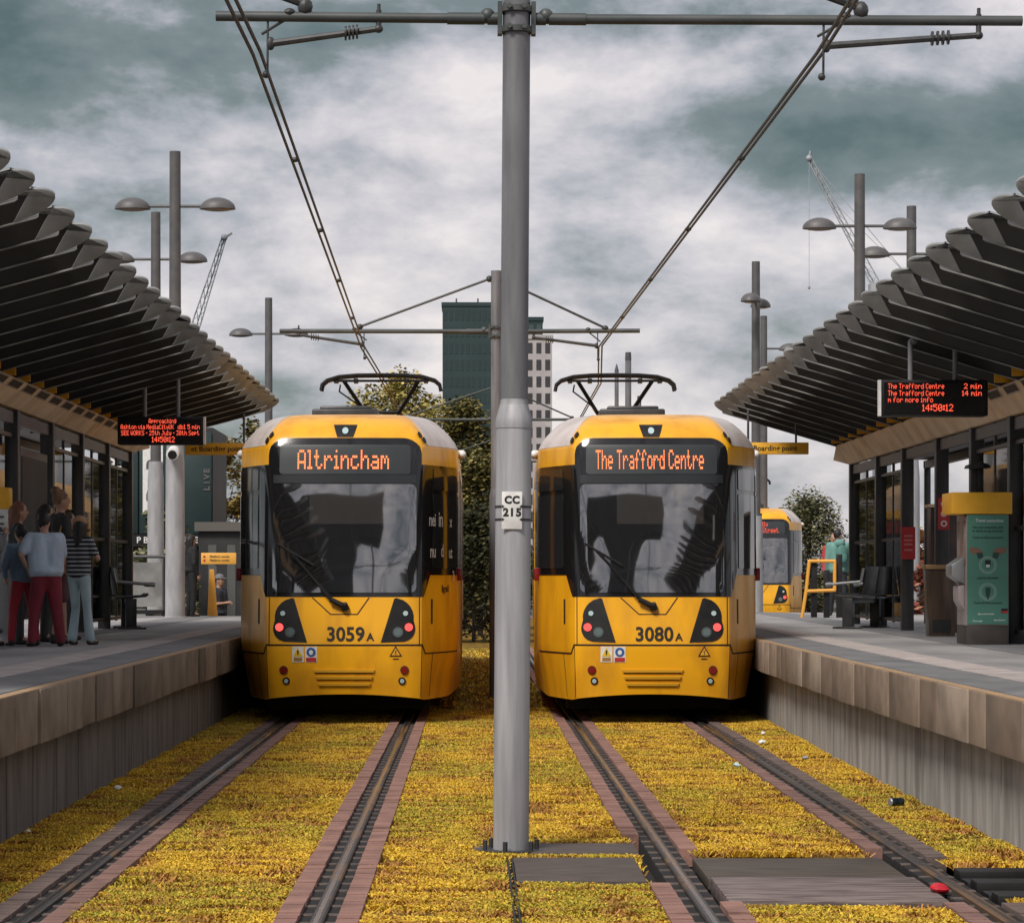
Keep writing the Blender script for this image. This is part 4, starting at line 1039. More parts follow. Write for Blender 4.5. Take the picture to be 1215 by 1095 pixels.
MB().tube((0, -.29, -.02), (0, -.32, -.03), .085, .085, 16).build('lens', M_blk, t)
MB().bb((-.04, 0, -.03), (.04, .05, .06)).build('bracket', M_lampgrey, t)
t = thing('direction_sign', 'small yellow sign on a grey stake beyond the left platform column', 'sign', (-5.38, 64.0, 0))
MB().tube((-.05, .03, 0), (-.05, .03, 2.05), .025, .025, 8).build('post', M_galvd, t)
MB().bb((-.37, -.02, 2.02), (.37, .02, 2.26)).build('sign_panel', mat('sign_orange', (.78, .40, .07), .5), t, bevel=.008)
for z in (2.10, 2.18):
    MB().tube((-.30, -.021, z), (-.30, -.026, z), .026, .026, 12).build('red_dot', M_red, t)
    obj('lettering', (lambda me: ([setattr(v, 'co', v.co + Vector((.02, -.0235, z))) for v in me.vertices], me)[1])(text_mesh('Platform works', .07, .95, .001)), M_seam, t)

# left edge: help point pillar, benches, railing
t = thing('help_point', 'grey help point pillar with yellow head at the left edge of the picture', 'help point', (-5.55, 35.2, PH))
MB().bb((-.17, -.12, 0), (.17, .12, 1.18)).build('pillar', M_colgrey, t, bevel=.015)
MB().bb((-.18, -.13, 1.55), (.18, .13, 1.80)).build('yellow_head', M_sign_y, t, bevel=.01)
MB().bb((-.165, -.125, 1.18), (.165, .125, 1.55)).build('white_panel', M_white, t, bevel=.006)
for z in (1.30, 1.38, 1.46): MB().bb((-.12, -.129, z - .012), (.12, -.1255, z + .012)).build('print_line', M_lampgrey, t)
MB().tube((.02, -.12, 1.0), (.02, -.14, 1.0), .04, .04, 14).build('call_button', M_red, t)

M_bench = mat('bench_black', (.018, .018, .019), .38, col2=(.03, .03, .032), scale=8)
M_benchs = mat('bench_steel', (.32, .33, .34), .35, metal=.6)
def bench(label, X, Y, rz, n=3):
    t = thing('perch_bench', label, 'bench', (X, Y, PH), rz, 'black metal platform benches')
    for i in range(n):
        x = (i - (n - 1) / 2) * .56
        MB().prism([(-.24, .44), (.20, .47), (.24, .50), (.24, .53), (.19, .50), (-.24, .47)], 'x', x - .25, x + .25).build('seat', M_bench, t, bevel=.006)
        b_ = MB().prism([(-.23, .50), (-.30, .92), (-.27, .93), (-.20, .50)], 'x', x - .25, x + .25).build('backrest', M_bench, t, bevel=.006)
        for k in range(3): MB().prism([(-.205 - .02 * k * 0, .55), (-.262, .88), (-.256, .88), (-.199, .55)], 'x', x - .16 + k * .13, x - .10 + k * .13).build('back_rib', M_benchs, b_)
    for s in (-1, 1):
        x = s * (n * .28 + .02)
        MB().path([(x, .25, .66), (x, -.22, .70), (x, -.26, .9)], .022, 8).build('armrest', M_benchs, t)
        MB().tube((x, .25, .66), (x, .33, .65), .035, .035, 10).build('armrest_end', M_benchs, t)
        MB().bb((x - .05, -.10, 0), (x + .05, .06, .45)).bb((x - .08, -.22, 0), (x + .08, .20, .03)).build('leg', M_bench, t, bevel=.008)
    MB().bb((-n * .28, -.05, .38), (n * .28, .03, .44)).build('seat_rail', M_bench, t)
    return t
bench('black metal bench behind the waiting group on the left platform', -5.12, 45.2, R(-80), 2)
bench('black metal bench beside the yellow barrier on the right platform', 5.82, 45.6, R(62), 2)

t = thing('platform_railing', 'dark railing with pale panels at the end of the left platform', 'railing', (-6.6, 58.2, PH))
for x in (-2.2, -1.1, 0, .68): MB().bb((x - .03, -.03, 0), (x + .03, .03, 1.15)).build('post', M_blk, t)
MB().tube((-2.2, 0, 1.16), (.68, 0, 1.16), .03, .03, 8).build('top_rail', M_dark, t)
MB().bb((-2.2, -.03, .06), (.68, .03, .14)).build('bottom_rail', M_blk, t)
for a, b in ((-2.2, -1.1), (-1.1, 0), (0, .68)):
    MB().bb((a + .06, -.008, .2), (b - .06, .008, 1.05)).build('railing_panel', mat('pale_panel', (.26, .26, .25), .35, col2=(.15, .15, .145), scale=2.5), t)

# right platform: ticket machine, bin, cabinet, wall box, notices, barrier
t = thing('ticket_machine', 'yellow topped ticket machine with a teal poster on its side', 'ticket machine', (5.56, 34.2, PH))
w = .47; d = .72; h = 1.72
MB().bb((0, 0, 0), (w, d, .215)).build('plinth', mat('plinth_dark', (.04, .033, .03), .6, col2=(.06, .05, .045), scale=6), t, bevel=.006)
MB().bb((0, .012, .218), (w, d, 1.47)).build('cabinet', mat('machine_grey', (.33, .29, .27), .4, col2=(.22, .19, .18), scale=3), t, bevel=.006)
MB().bb((-.17, -.01, 1.475), (w + .04, d + .01, 1.72)).build('top_cap', M_sign_y, t, bevel=.012)
MB().bb((-.02, .02, 1.45), (.03, .1, 1.475)).build('cap_bracket', M_dark, t)
pp = MB().bb((.004, .002, .235), (w - .004, .013, 1.465)).build('teal_poster', mat('poster_teal', (.085, .235, .18), .45, col2=(.07, .20, .155), scale=2), t)
M_ptxt = mat('poster_text', (.02, .06, .05), .5); M_pw = mat('poster_white', (.55, .66, .62), .5); M_skin2 = mat('poster_hand', (.22, .12, .085), .5)
def ptext(txt, x, z, s, m, al='CENTER'):
    me = text_mesh(txt, s, 1.0, .001, .9, al)
    for v in me.vertices: v.co += Vector((x, -.001, z))
    obj('lettering', me, m, pp)
ptext('Travel contactless', w / 2 + .02, 1.40, .048, M_pw)
ptext('Use your contactless card', w / 2, 1.325, .036, M_ptxt); ptext('or device to pay as you go', w / 2, 1.285, .036, M_ptxt)
ptext('Touch on before you board', w / 2, 1.21, .034, M_ptxt); ptext('Look for the reader', w / 2, .755, .034, M_ptxt)
ptext('Touch off when you leave', w / 2, .475, .034, M_ptxt); ptext('tfgm.com/contactless', w / 2 - .02, .35, .024, M_pw); ptext('Terms apply', .12, .27, .024, M_pw); ptext('Bee Network', .37, .28, .026, M_pw)
for z in (.90, .60):
    mb = MB()
    for k in range(24):
        a0, a1 = 2 * math.pi * k / 24, 2 * math.pi * (k + .55) / 24
        for r in (.075, .092): mb.quad(*[(w / 2 + rr * math.cos(a), -.0005, z + rr * math.sin(a)) for rr, a in ((r, a0), (r, a1), (r + .006, a1), (r + .006, a0))])
    mb.build('poster_ring', M_pw, pp, smooth=False)
MB().prism([(w / 2 - .03, .87), (w / 2 + .03, .87), (w / 2 + .03, .955), (w / 2 - .03, .955)], 'y', -.002, .001).build('reader_print', M_ink, pp)
MB().prism([(w / 2 - .022, .875), (w / 2 + .022, .875), (w / 2 + .022, .905), (w / 2 - .022, .905)], 'y', -.004, -.001).build('reader_light', M_pw, pp)
MB().prism([(w / 2 - .03, .645), (w / 2 + .03, .645), (w / 2 + .025, .575), (w / 2, .50), (w / 2 - .025, .575)], 'y', -.002, .001).build('pin_print', M_ptxt, pp)
for s in (-1, 1):
    c = w / 2
    MB().prism([(c + s * .21, 1.05), (c + s * .20, 1.10), (c + s * .10, 1.09), (c + s * .05, 1.045), (c + s * .10, 1.035), (c + s * .15, 1.02)], 'y', -.002, .001).build('hand_print', M_skin2, pp)
    MB().prism([(c + s * .13, 1.04), (c + s * .06, 1.04), (c + s * .05, .985), (c + s * .11, .97)], 'y', -.003, .0005).build('card_print', M_ptxt, pp)
MB().bb((w - .085, -.004, .385), (w - .01, -.0005, .41)).build('flag_print', M_ink, pp); MB().bb((w - .085, -.004, .36), (w - .01, -.0005, .383)).build('flag_print', M_red, pp)
MB().bb((-.012, .10, .9), (.0, .62, 1.40)).build('side_panel', mat('side_red', (.16, .07, .05), .4, col2=(.30, .25, .22), scale=4), t)
MB().prism([(.80, .0), (.95, -.14), (.99, -.13), (1.02, 0)], 'y', .15, .55).v and MB().prism([(0, .68), (-.15, .78), (-.15, .90), (-.03, .985), (0, .985)], 'y', .14, .58).build('ticket_tray', M_benchs, t, bevel=.01)
MB().prism([(0, .38), (-.07, .5), (-.07, .66), (0, .68)], 'y', .16, .56).build('coin_hopper', mat('hopper_grey', (.35, .30, .30), .4), t, bevel=.01)

t = thing('litter_bin', 'brown metal litter bin left of the ticket machine', 'bin', (6.02, 39.2, PH))
MB().prism([(-.155, 0), (.175, 0), (.19, .86), (-.19, .86)], 'y', -.17, .17).build('bin_body', mat('bin_bronze', (.085, .055, .038), .32, metal=.4, col2=(.045, .03, .022), scale=4, stretch=(3, 3, .4)), t, bevel=.012)
MB().bb((-.205, -.19, .865), (.205, .19, .925)).build('bin_rim', mat('bin_rim', (.32, .20, .10), .35, metal=.5), t, bevel=.01)
MB().bb((-.12, -.174, .05), (.12, -.171, .22)).build('kick_plate', M_blk, t)
t = thing('equipment_cabinet', 'tall brown equipment cabinet standing behind the litter bin', 'cabinet', (6.2, 42.0, PH))
MB().bb((.10, -.2, 0), (.56, .2, 1.72)).build('cabinet_body', mat('cabinet_brown', (.075, .042, .030), .4, col2=(.035, .022, .018), scale=3), t, bevel=.01)
MB().bb((.07, -.23, 1.725), (.59, .23, 1.77)).build('cabinet_cap', M_tan, t, bevel=.01)
MB().bb((.32, -.205, .1), (.33, -.2, 1.65)).build('door_gap', M_blk, t)
t = thing('wall_lantern', 'black peaked lantern box above the ticket machine', 'lantern', (6.35, 37.3, 2.62))
MB().prism([(-.15, 0), (.15, 0), (.17, .48), (-.17, .48)], 'y', -.12, .12).build('lantern_box', M_blk, t, bevel=.01)
MB().prism([(-.30, .46), (.30, .46), (.28, .50), (.06, .58), (-.06, .58), (-.28, .50)], 'y', -.16, .16).build('lantern_roof', M_dark, t, bevel=.008)
MB().tube((0, 0, .56), (0, 0, .66), .03, .02, 8).build('finial', M_dark, t)
MB().bb((-.05, -.05, -1.65), (.05, .05, .0)).build('lantern_post', M_blk, t)
t = thing('red_notice', 'red and white safety notice strip on a shelter post behind the bin', 'notice', (6.20, 40.02, 2.37))
MB().bb((-.075, -.012, 0), (.075, 0, .42)).build('notice_panel', M_red, t)
for z in (.05, .18, .31):
    MB().tube((0, -.013, z + .03), (0, -.018, z + .03), .042, .042, 14).build('white_disc', M_white, t)
    MB().tube((0, -.019, z + .03), (0, -.022, z + .03), .024, .024, 10).build('notice_mark', M_ink if z == .18 else M_red, t)
t = thing('red_poster', 'red poster wrapped round a shelter post beside the bench', 'poster', (6.20, 43.29, 2.0))
MB().bb((-.10, -.012, 0), (.10, 0, .46)).build('poster_panel', M_red, t)
for z in (.12, .20, .26, .32): MB().bb((-.06, -.015, z), (.06, -.012, z + .025)).build('print_line', mat('print_pink', (.55, .2, .18), .5), t)

t = thing('yellow_barrier', 'yellow tube barrier with dark posts near the end of the right platform', 'barrier', (6.52, 57.5, PH))
M_bar = mat('barrier_yellow', (.75, .36, .05), .4)
MB().path([(-.30, 0, 0), (-.22, 0, .50), (-.16, 0, 1.07), (.32, 0, 1.07), (.32, 0, .52), (-.22, 0, .50)], .033, 8).build('barrier_tube', M_bar, t)
for x, hh in ((-.06, 1.12), (.18, .9), (.42, 1.2)): MB().bb((x - .055, .05, 0), (x + .055, .16, hh)).build('bollard', M_blk, t, bevel=.01)
MB().bb((-.1, .06, 1.125), (.05, .15, 1.16)).build('bollard_cap', M_benchs, t)

# ------------------------------------------------------------------ people
def cap_tube(mb, a, b, r0, r1, n=10):
    mb.tube(a, b, r0, r1, n); mb.ball(a, (r0,) * 3, n, 6); mb.ball(b, (r1,) * 3, n, 6)
def remesh(mb, vox, smooth=2):
    me = bpy.data.meshes.new('tmp'); me.from_pydata(mb.v, [], mb.f)
    bm = bmesh.new(); bm.from_mesh(me); bmesh.ops.recalc_face_normals(bm, faces=bm.faces); bm.to_mesh(me); bm.free()
    o = bpy.data.objects.new('tmp', me); COL.objects.link(o)
    r = o.modifiers.new('r', 'REMESH'); r.mode = 'VOXEL'; r.voxel_size = vox; r.use_smooth_shade = True
    s = o.modifiers.new('s', 'SMOOTH'); s.factor = .5; s.iterations = smooth
    dg = bpy.context.evaluated_depsgraph_get(); dg.update()
    out = bpy.data.meshes.new_from_object(o.evaluated_get(dg)); bpy.data.objects.remove(o); bpy.data.meshes.remove(me)
    return out
M_eye = mat('eye_dark', (.015, .012, .01), .3)
_mc = {}
def cmat(c, rough=.8, c2=None):
    k = ('cloth', c, c2, rough)
    if k not in _mc:
        _mc[k] = mat('cloth_%d' % len(_mc), c, rough, col2=c2 or tuple(v * .7 for v in c), scale=5, bump=.9, bscale=9, local=True, stretch=(1, 1, .5))
    return _mc[k]
def stripe_mat():
    m = bpy.data.materials.new('striped_cloth'); m.use_nodes = True; t = m.node_tree; p = t.nodes['Principled BSDF']; p.inputs['Roughness'].default_value = .8
    g = t.nodes.new('ShaderNodeTexCoord'); w_ = t.nodes.new('ShaderNodeTexWave'); w_.wave_type = 'BANDS'; w_.bands_direction = 'Z'
    w_.inputs['Scale'].default_value = 6.5; w_.inputs['Distortion'].default_value = .3
    r_ = t.nodes.new('ShaderNodeValToRGB'); r_.color_ramp.interpolation = 'CONSTANT'; r_.color_ramp.elements[0].color = (.02, .022, .03, 1); r_.color_ramp.elements[1].color = (.35, .38, .42, 1); r_.color_ramp.elements[1].position = .72
    t.links.new(g.outputs['Object'], w_.inputs['Vector']); t.links.new(w_.outputs['Fac'], r_.inputs[0]); t.links.new(r_.outputs[0], p.inputs['Base Color']); return m
def person(label, X, Y, Z, h, face, top, bottom, hair, skin=(.42, .24, .17), sleeves='short', bottoms='long', hairlen=.12, shoes=(.02, .02, .02), arms=None, legs=None,
           girth=1.0, group=None, topmat=None, headturn=0.0, cap=None, bun=False, bag=None, lean=0.0, seated=False, hood=False, pack=None):
    """stands facing local +Y, face = heading in degrees (0 looks away from the camera)"""
    t = thing('person', label, 'person', (X, Y, Z), R(-face), group)
    k = h / 1.75; g = girth
    V = lambda x, y, z: Vector((x * k, y * k + lean * max(0, z - .95) * k, z * k))
    arms = arms or {}; legs = legs or {}
    A = {}
    for s in (-1, 1):
        e, w_ = arms.get(s, ((.05, -.03, -.29), (.02, .07, -.53)))      # elbow, wrist relative to shoulder
        sh = (s * .175 * (g * .5 + .5), 0, 1.42)
        A[s] = [V(*sh), V(sh[0] + s * e[0], e[1], sh[2] + e[2]), V(sh[0] + s * w_[0], w_[1], sh[2] + w_[2])]
    Lg = {}
    for s in (-1, 1):
        kn, an = legs.get(s, ((.01, .02), (.015, -.01)))
        if seated: Lg[s] = [V(s * .09, 0, .93), V(s * .12, .42, .92), V(s * .12, .42, .50)]
        else: Lg[s] = [V(s * .088, 0, .92), V(s * (.09 + kn[0]), kn[1], .50), V(s * (.09 + an[0]), an[1], .085)]
    # body
    b = MB()
    for s in (-1, 1):
        cap_tube(b, A[s][0], A[s][1], .050 * k * g, .040 * k, 10); cap_tube(b, A[s][1], A[s][2], .038 * k, .027 * k, 10)
        cap_tube(b, Lg[s][0], Lg[s][1], .082 * k * g, .055 * k, 12); cap_tube(b, Lg[s][1], Lg[s][2], .052 * k * g, .036 * k, 12)
        cap_tube(b, Lg[s][2], Lg[s][2] + Vector((s * .02, .13, -.045)) * k, .036 * k, .028 * k, 8)
        cap_tube(b, V(s * .09 * g, 0, 1.36), V(s * .07 * g, 0, 1.0), .10 * k * g, .095 * k * g, 12)
        cap_tube(b, V(s * .05, 0, 1.43), A[s][0], .06 * k, .055 * k, 10)
        # palm
        d = (A[s][2] - A[s][1]).normalized(); pm = A[s][2] + d * .075 * k
        cap_tube(b, A[s][2], pm, .026 * k, .034 * k, 8)
    b.ball(V(0, 0, .97), (.15 * k * g, .115 * k * g, .11 * k), 14, 8)
    cap_tube(b, V(0, 0, 1.42), V(0, .015, 1.54), .058 * k, .052 * k, 10)
    hc = V(0, .025, 1.63)
    hs = 1.0 + max(0, (1.6 - h)) * .35      # younger people have larger heads for their height
    b.ball(hc, (.075 * k * hs, .092 * k * hs, .118 * k * hs), 16, 10); b.ball(hc + Vector((0, .03, -.06)) * k, (.052 * k * hs, .055 * k * hs, .06 * k * hs), 12, 8)
    rot = Matrix.Rotation(R(-headturn), 3, 'Z')
    b.ball(hc + rot @ Vector((0, .095, -.015)) * k * hs, (.014 * k, .022 * k, .022 * k), 8, 6)
    for s in (-1, 1): b.ball(hc + rot @ Vector((s * .077, -.005, -.01)) * k * hs, (.012 * k, .022 * k, .032 * k), 8, 6)
    me = remesh(b, .0135 * k + .002, 2)
    body = obj('body', me, mat('skin_%d' % int(skin[0] * 1000), skin, .55, col2=tuple(v * .85 for v in skin), scale=12, local=True), t)
    # fingers and thumb, bent, grown out of the palm
    for s in (-1, 1):
        f = MB(); d = (A[s][2] - A[s][1]).normalized(); side = Vector((0, 1, 0)) - d * d.y
        side = side.normalized() if side.length > .1 else Vector((1, 0, 0)); inw = d.cross(side) * 1.0
        if inw.x * s > 0: inw = -inw
        pm = A[s][2] + d * .08 * k
        for q, ln in ((-1.5, .062), (-.5, .074), (.5, .078), (1.5, .070)):
            p0 = pm + side * (q * .0165 * k); p1 = p0 + (d * .62 + inw * .12) * ln * k; p2 = p1 + (d * .30 + inw * .45) * ln * k * .8
            f.tube(p0, p1, .0088 * k, .0080 * k, 6); f.ball(p1, (.0082 * k,) * 3, 6, 4); f.tube(p1, p2, .0080 * k, .0062 * k, 6); f.ball(p2, (.0062 * k,) * 3, 6, 4)
        th0 = A[s][2] + d * .03 * k + side * .022 * k; th1 = th0 + (side * .62 + d * .6) * .045 * k; th2 = th1 + (d * .8 + inw * .4) * .032 * k
        f.tube(th0, th1, .011 * k, .010 * k, 6); f.ball(th1, (.010 * k,) * 3, 6, 4); f.tube(th1, th2, .010 * k, .0075 * k, 6); f.ball(th2, (.0075 * k,) * 3, 6, 4)
        obj('fingers', f.mesh('fingers'), body.data.materials[0], t)
    fm = MB()
    for s in (-1, 1): fm.ball(hc + rot @ Vector((s * .030, .084, .008)) * k * hs, (.011 * k, .008 * k, .007 * k), 8, 5)
    ey = fm.build('eyes', M_eye, t)
    MB().ball(hc + rot @ Vector((0, .082, -.062)) * k * hs, (.022 * k, .010 * k, .007 * k), 8, 5).build('mouth', mat('lips', (.28, .09, .08), .5), t)
    # trousers / shorts
    tr = MB()
    for s in (-1, 1):
        if bottoms == 'long':
            cap_tube(tr, Lg[s][0], Lg[s][1], .098 * k * g, .070 * k * g, 12); cap_tube(tr, Lg[s][1], Lg[s][2] + Vector((0, 0, .0)), .068 * k * g, .056 * k * g, 12)
        elif bottoms == 'flare':
            cap_tube(tr, Lg[s][0], Lg[s][1], .098 * k * g, .070 * k * g, 12); cap_tube(tr, Lg[s][1], Lg[s][2] - Vector((0, 0, .0)), .068 * k * g, .080 * k * g, 12)
        else:
            cap_tube(tr, Lg[s][0], Lg[s][0].lerp(Lg[s][1], .92), .10 * k * g, .088 * k * g, 12)
    tr.ball(V(0, 0, .96), (.155 * k * g, .115 * k * g, .105 * k), 14, 8)
    cap_tube(tr, V(0, 0, .97), V(0, 0, 1.03), .105 * k * g, .10 * k * g, 12)
    obj('trousers' if bottoms != 'short' else 'shorts', remesh(tr, .017 * k, 3), cmat(bottom), t)
    # top
    tp = MB()
    for s in (-1, 1):
        cap_tube(tp, V(s * .085 * g, 0, 1.36), V(s * .078 * g, 0, 1.0 if not hood else .95), .118 * k * g, .120 * k * g, 12)
        cap_tube(tp, V(s * .03, 0, 1.43), A[s][0], .068 * k, .072 * k * (g * .5 + .5), 10)
        if sleeves == 'short': cap_tube(tp, A[s][0], A[s][0].lerp(A[s][1], .72), .070 * k * g, .062 * k * g, 10)
        elif sleeves == 'long':
            cap_tube(tp, A[s][0], A[s][1], .068 * k * g, .055 * k * g, 10); cap_tube(tp, A[s][1], A[s][1].lerp(A[s][2], .95), .054 * k * g, .042 * k * g, 10)
    tp.ball(V(0, 0, .985 if not hood else .94), (.200 * k * g, .158 * k * g, .09 * k), 16, 8)
    tp.ball(V(0, -.005, 1.40), (.15 * k * g, .10 * k * g, .08 * k), 14, 8)
    if hood:
        tp.ball(V(0, -.09, 1.47), (.12 * k, .075 * k, .085 * k), 12, 8)
    me = remesh(tp, .017 * k, 3)
    obj('jacket' if hood else 'shirt', me, topmat or cmat(top), t)
    # hair
    hr = MB()
    hr.ball(hc + rot @ Vector((0, -.016, .024)) * k * hs, (.086 * k * hs, .094 * k * hs, .108 * k * hs), 14, 9)
    if hairlen > .15:
        cap_tube(hr, hc + rot @ Vector((0, -.06, .0)) * k, hc + rot @ Vector((0, -.085, -hairlen)) * k, .085 * k, .055 * k, 10)
        for s in (-1, 1): cap_tube(hr, hc + rot @ Vector((s * .062, -.03, .0)) * k, hc + rot @ Vector((s * .065, -.05, -hairlen * .8)) * k, .04 * k, .03 * k, 8)
    if bun: hr.ball(hc + rot @ Vector((0, -.07, .11)) * k, (.06 * k, .06 * k, .055 * k), 10, 8)
    hm = remesh(hr, .016 * k, 1)
    for v in hm.vertices: v.co += v.co.normalized() * 0 + Vector((1, 1, 1)) * (mnoise.noise(v.co * 40) * .006)
    obj('hair', hm, mat('hair_%s' % '_'.join(str(int(v * 1000)) for v in hair), hair, .6, col2=tuple(v * .5 for v in hair), scale=20, stretch=(1, 1, .2), local=True), t)
    if cap:
        c = MB().ball(hc + Vector((0, -.004, .05)) * k, (.094 * k * hs, .104 * k * hs, .092 * k * hs), 14, 6, zmin=-.1)
        c.ball(hc + rot @ Vector((0, .13, .045)) * k, (.065 * k, .075 * k, .012 * k), 12, 5); c.build('cap', cmat(cap), t)
    # shoes
    for s in (-1, 1):
        sh = MB(); a = Lg[s][2]
        cap_tube(sh, a + Vector((0, -.025, -.045)) * k, a + Vector((s * .02, .14, -.055)) * k, .042 * k, .034 * k, 10)
        sh.ball(a + Vector((0, -.01, -.01)) * k, (.046 * k, .055 * k, .045 * k), 10, 6)
        obj('shoe', remesh(sh, .013, 2), cmat(shoes, .6), t)
    if bag:
        c, pos = bag
        bg_ = MB().ball(V(*pos), (.07 * k, .13 * k, .17 * k), 12, 8); obj('shoulder_bag', remesh(bg_, .018, 3), cmat(c), t)
        MB().path([V(pos[0], pos[1] - .08, pos[2] + .12), V(pos[0] * .8, 0, 1.47), V(pos[0], pos[1] + .08, pos[2] + .12)], .012 * k, 6).build('bag_strap', cmat(c), t)
    if pack:
        bk = MB().ball(V(.03, -.17, 1.24), (.13 * k, .085 * k, .20 * k), 14, 9); bk.ball(V(.03, -.23, 1.16), (.10 * k, .05 * k, .10 * k), 10, 7)
        obj('backpack', remesh(bk, .017, 2), cmat(pack), t)
        for s in (-1, 1): MB().path([V(s * .10, -.10, 1.40), V(s * .105, .0, 1.475), V(s * .11, .115, 1.35)], .018 * k, 6).build('backpack_strap', cmat(pack), t)
    return t
GL = 'people waiting on the left platform'
down = {s: ((.05, -.02, -.28), (.04, .06, -.52)) for s in (-1, 1)}
fold = {s: ((.05, .02, -.27), (-.10, .20, -.24)) for s in (-1, 1)}
reach = {-1: ((.08, .08, -.26), (.02, .22, -.42)), 1: ((.08, .03, -.27), (.0, .15, -.48))}
hip = {-1: ((.16, -.06, -.22), (.02, .06, -.44)), 1: ((.05, .02, -.28), (.02, .12, -.50))}
phone = {-1: ((.05, .06, -.27), (-.08, .26, -.16)), 1: ((.06, .0, -.28), (.03, .07, -.53))}
strap = {-1: ((.05, -.03, -.28), (.03, .06, -.53)), 1: ((.12, .02, -.24), (-.02, .14, -.06))}
step1 = {-1: ((.03, .07), (.06, .10)), 1: ((.02, -.03), (.05, -.10))}
wide = {-1: ((.05, .05), (.09, .02)), 1: ((.05, .0), (.10, -.03))}
bent = {-1: ((.0, .06), (.01, -.02)), 1: ((.03, .01), (.07, .02))}
person('woman with reddish hair in black at the far left, profile to the right', -5.17, 34.4, PH, 1.62, 80, (.025, .025, .030), (.025, .025, .03), (.20, .07, .035), hairlen=.26, arms=phone, legs=bent, group=GL)
person('dark haired woman in black behind the child in red trousers', -5.06, 35.8, PH, 1.62, 82, (.03, .027, .03), (.035, .033, .036), (.02, .014, .012), hairlen=.30, arms=strap, group=GL)
person('person in a grey hooded top at the very left edge, beside the help point', -5.34, 33.4, PH, 1.58, 60, (.16, .16, .18), (.03, .03, .035), (.03, .02, .016), sleeves='long', hood=True, arms=strap, legs=step1, group=GL)
person('child in a denim jacket and red trousers, dark round hair, back to camera', -5.00, 33.7, PH, 1.34, -30, (.16, .24, .32), (.36, .022, .036), (.018, .013, .012), sleeves='long', hairlen=.12, arms=reach, legs=wide, lean=.14, group=GL)
person('short dark haired person in a pale blue shirt and maroon trousers', -4.72, 33.5, PH, 1.47, -25, (.46, .56, .68), (.20, .016, .03), (.016, .012, .011), girth=1.22, hairlen=.10, arms=hip, legs=wide, group=GL, lean=.12, headturn=40)
person('tall person with brown pinned up hair and a tan bag, plaid shorts', -4.78, 35.0, PH, 1.77, 65, (.025, .024, .026), (.10, .04, .045), (.22, .11, .055), bottoms='short', bun=True, hairlen=.14, bag=((.46, .25, .08), (.26, -.05, .95)), arms=phone, legs=step1, group=GL)
person('girl in a striped top and pale flared jeans, back to camera', -4.46, 34.3, PH, 1.44, 24, (.1, .1, .12), (.40, .53, .57), (.02, .014, .012), bottoms='flare', hairlen=.26, topmat=stripe_mat(), arms=strap, legs=bent, girth=.88, group=GL, shoes=(.05, .03, .025), cap=(.42, .25, .15), headturn=-20)
person('person in a dark hooded top half hidden behind the pale blue shirt', -4.93, 36.8, PH, 1.55, 100, (.05, .05, .06), (.04, .04, .05), (.05, .03, .02), sleeves='long', hood=True, arms=fold, group=GL)
person('person in black standing close behind the tallest left lamp post', -5.50, 59.0, PH, 1.60, 60, (.012, .012, .014), (.012, .012, .014), (.012, .01, .01), sleeves='long', hairlen=.26)
t = thing('folded_barrier', 'narrow yellow folded barrier leaning beside the person in black', 'barrier', (-5.13, 59.6, PH))
MB().prism([(-.10, 0), (.10, 0), (.03, .92), (-.06, .92)], 'y', -.03, .03).build('barrier_leaf', M_bar, t, bevel=.01)
person('man in a grey cap and dark blue shirt beyond the end of the left platform', -5.28, 62.8, 0, 1.80, 120, (.035, .045, .07), (.03, .03, .035), (.03, .025, .02), cap=(.16, .16, .17), arms=fold, girth=1.05)
person('person in a teal hooded jacket with a backpack strap on the right platform', 7.28, 60.6, PH, 1.72, -10, (.17, .36, .32), (.02, .022, .028), (.025, .02, .018), sleeves='long', hood=True, pack=(.09, .23, .20), legs={-1: ((.02, .10), (.03, .16)), 1: ((.0, -.06), (.01, -.12))}, girth=1.12, headturn=50)
person('person in red partly hidden behind the one in the teal jacket', 7.62, 64.2, PH, 1.70, 190, (.50, .05, .06), (.03, .03, .03), (.16, .10, .06), sleeves='long', hairlen=.1)
person('person in a grey top behind the ticket machine and cabinet', 7.3, 46.0, PH, 1.62, -70, (.09, .12, .13), (.03, .03, .03), (.02, .015, .013), sleeves='long', hairlen=.2)

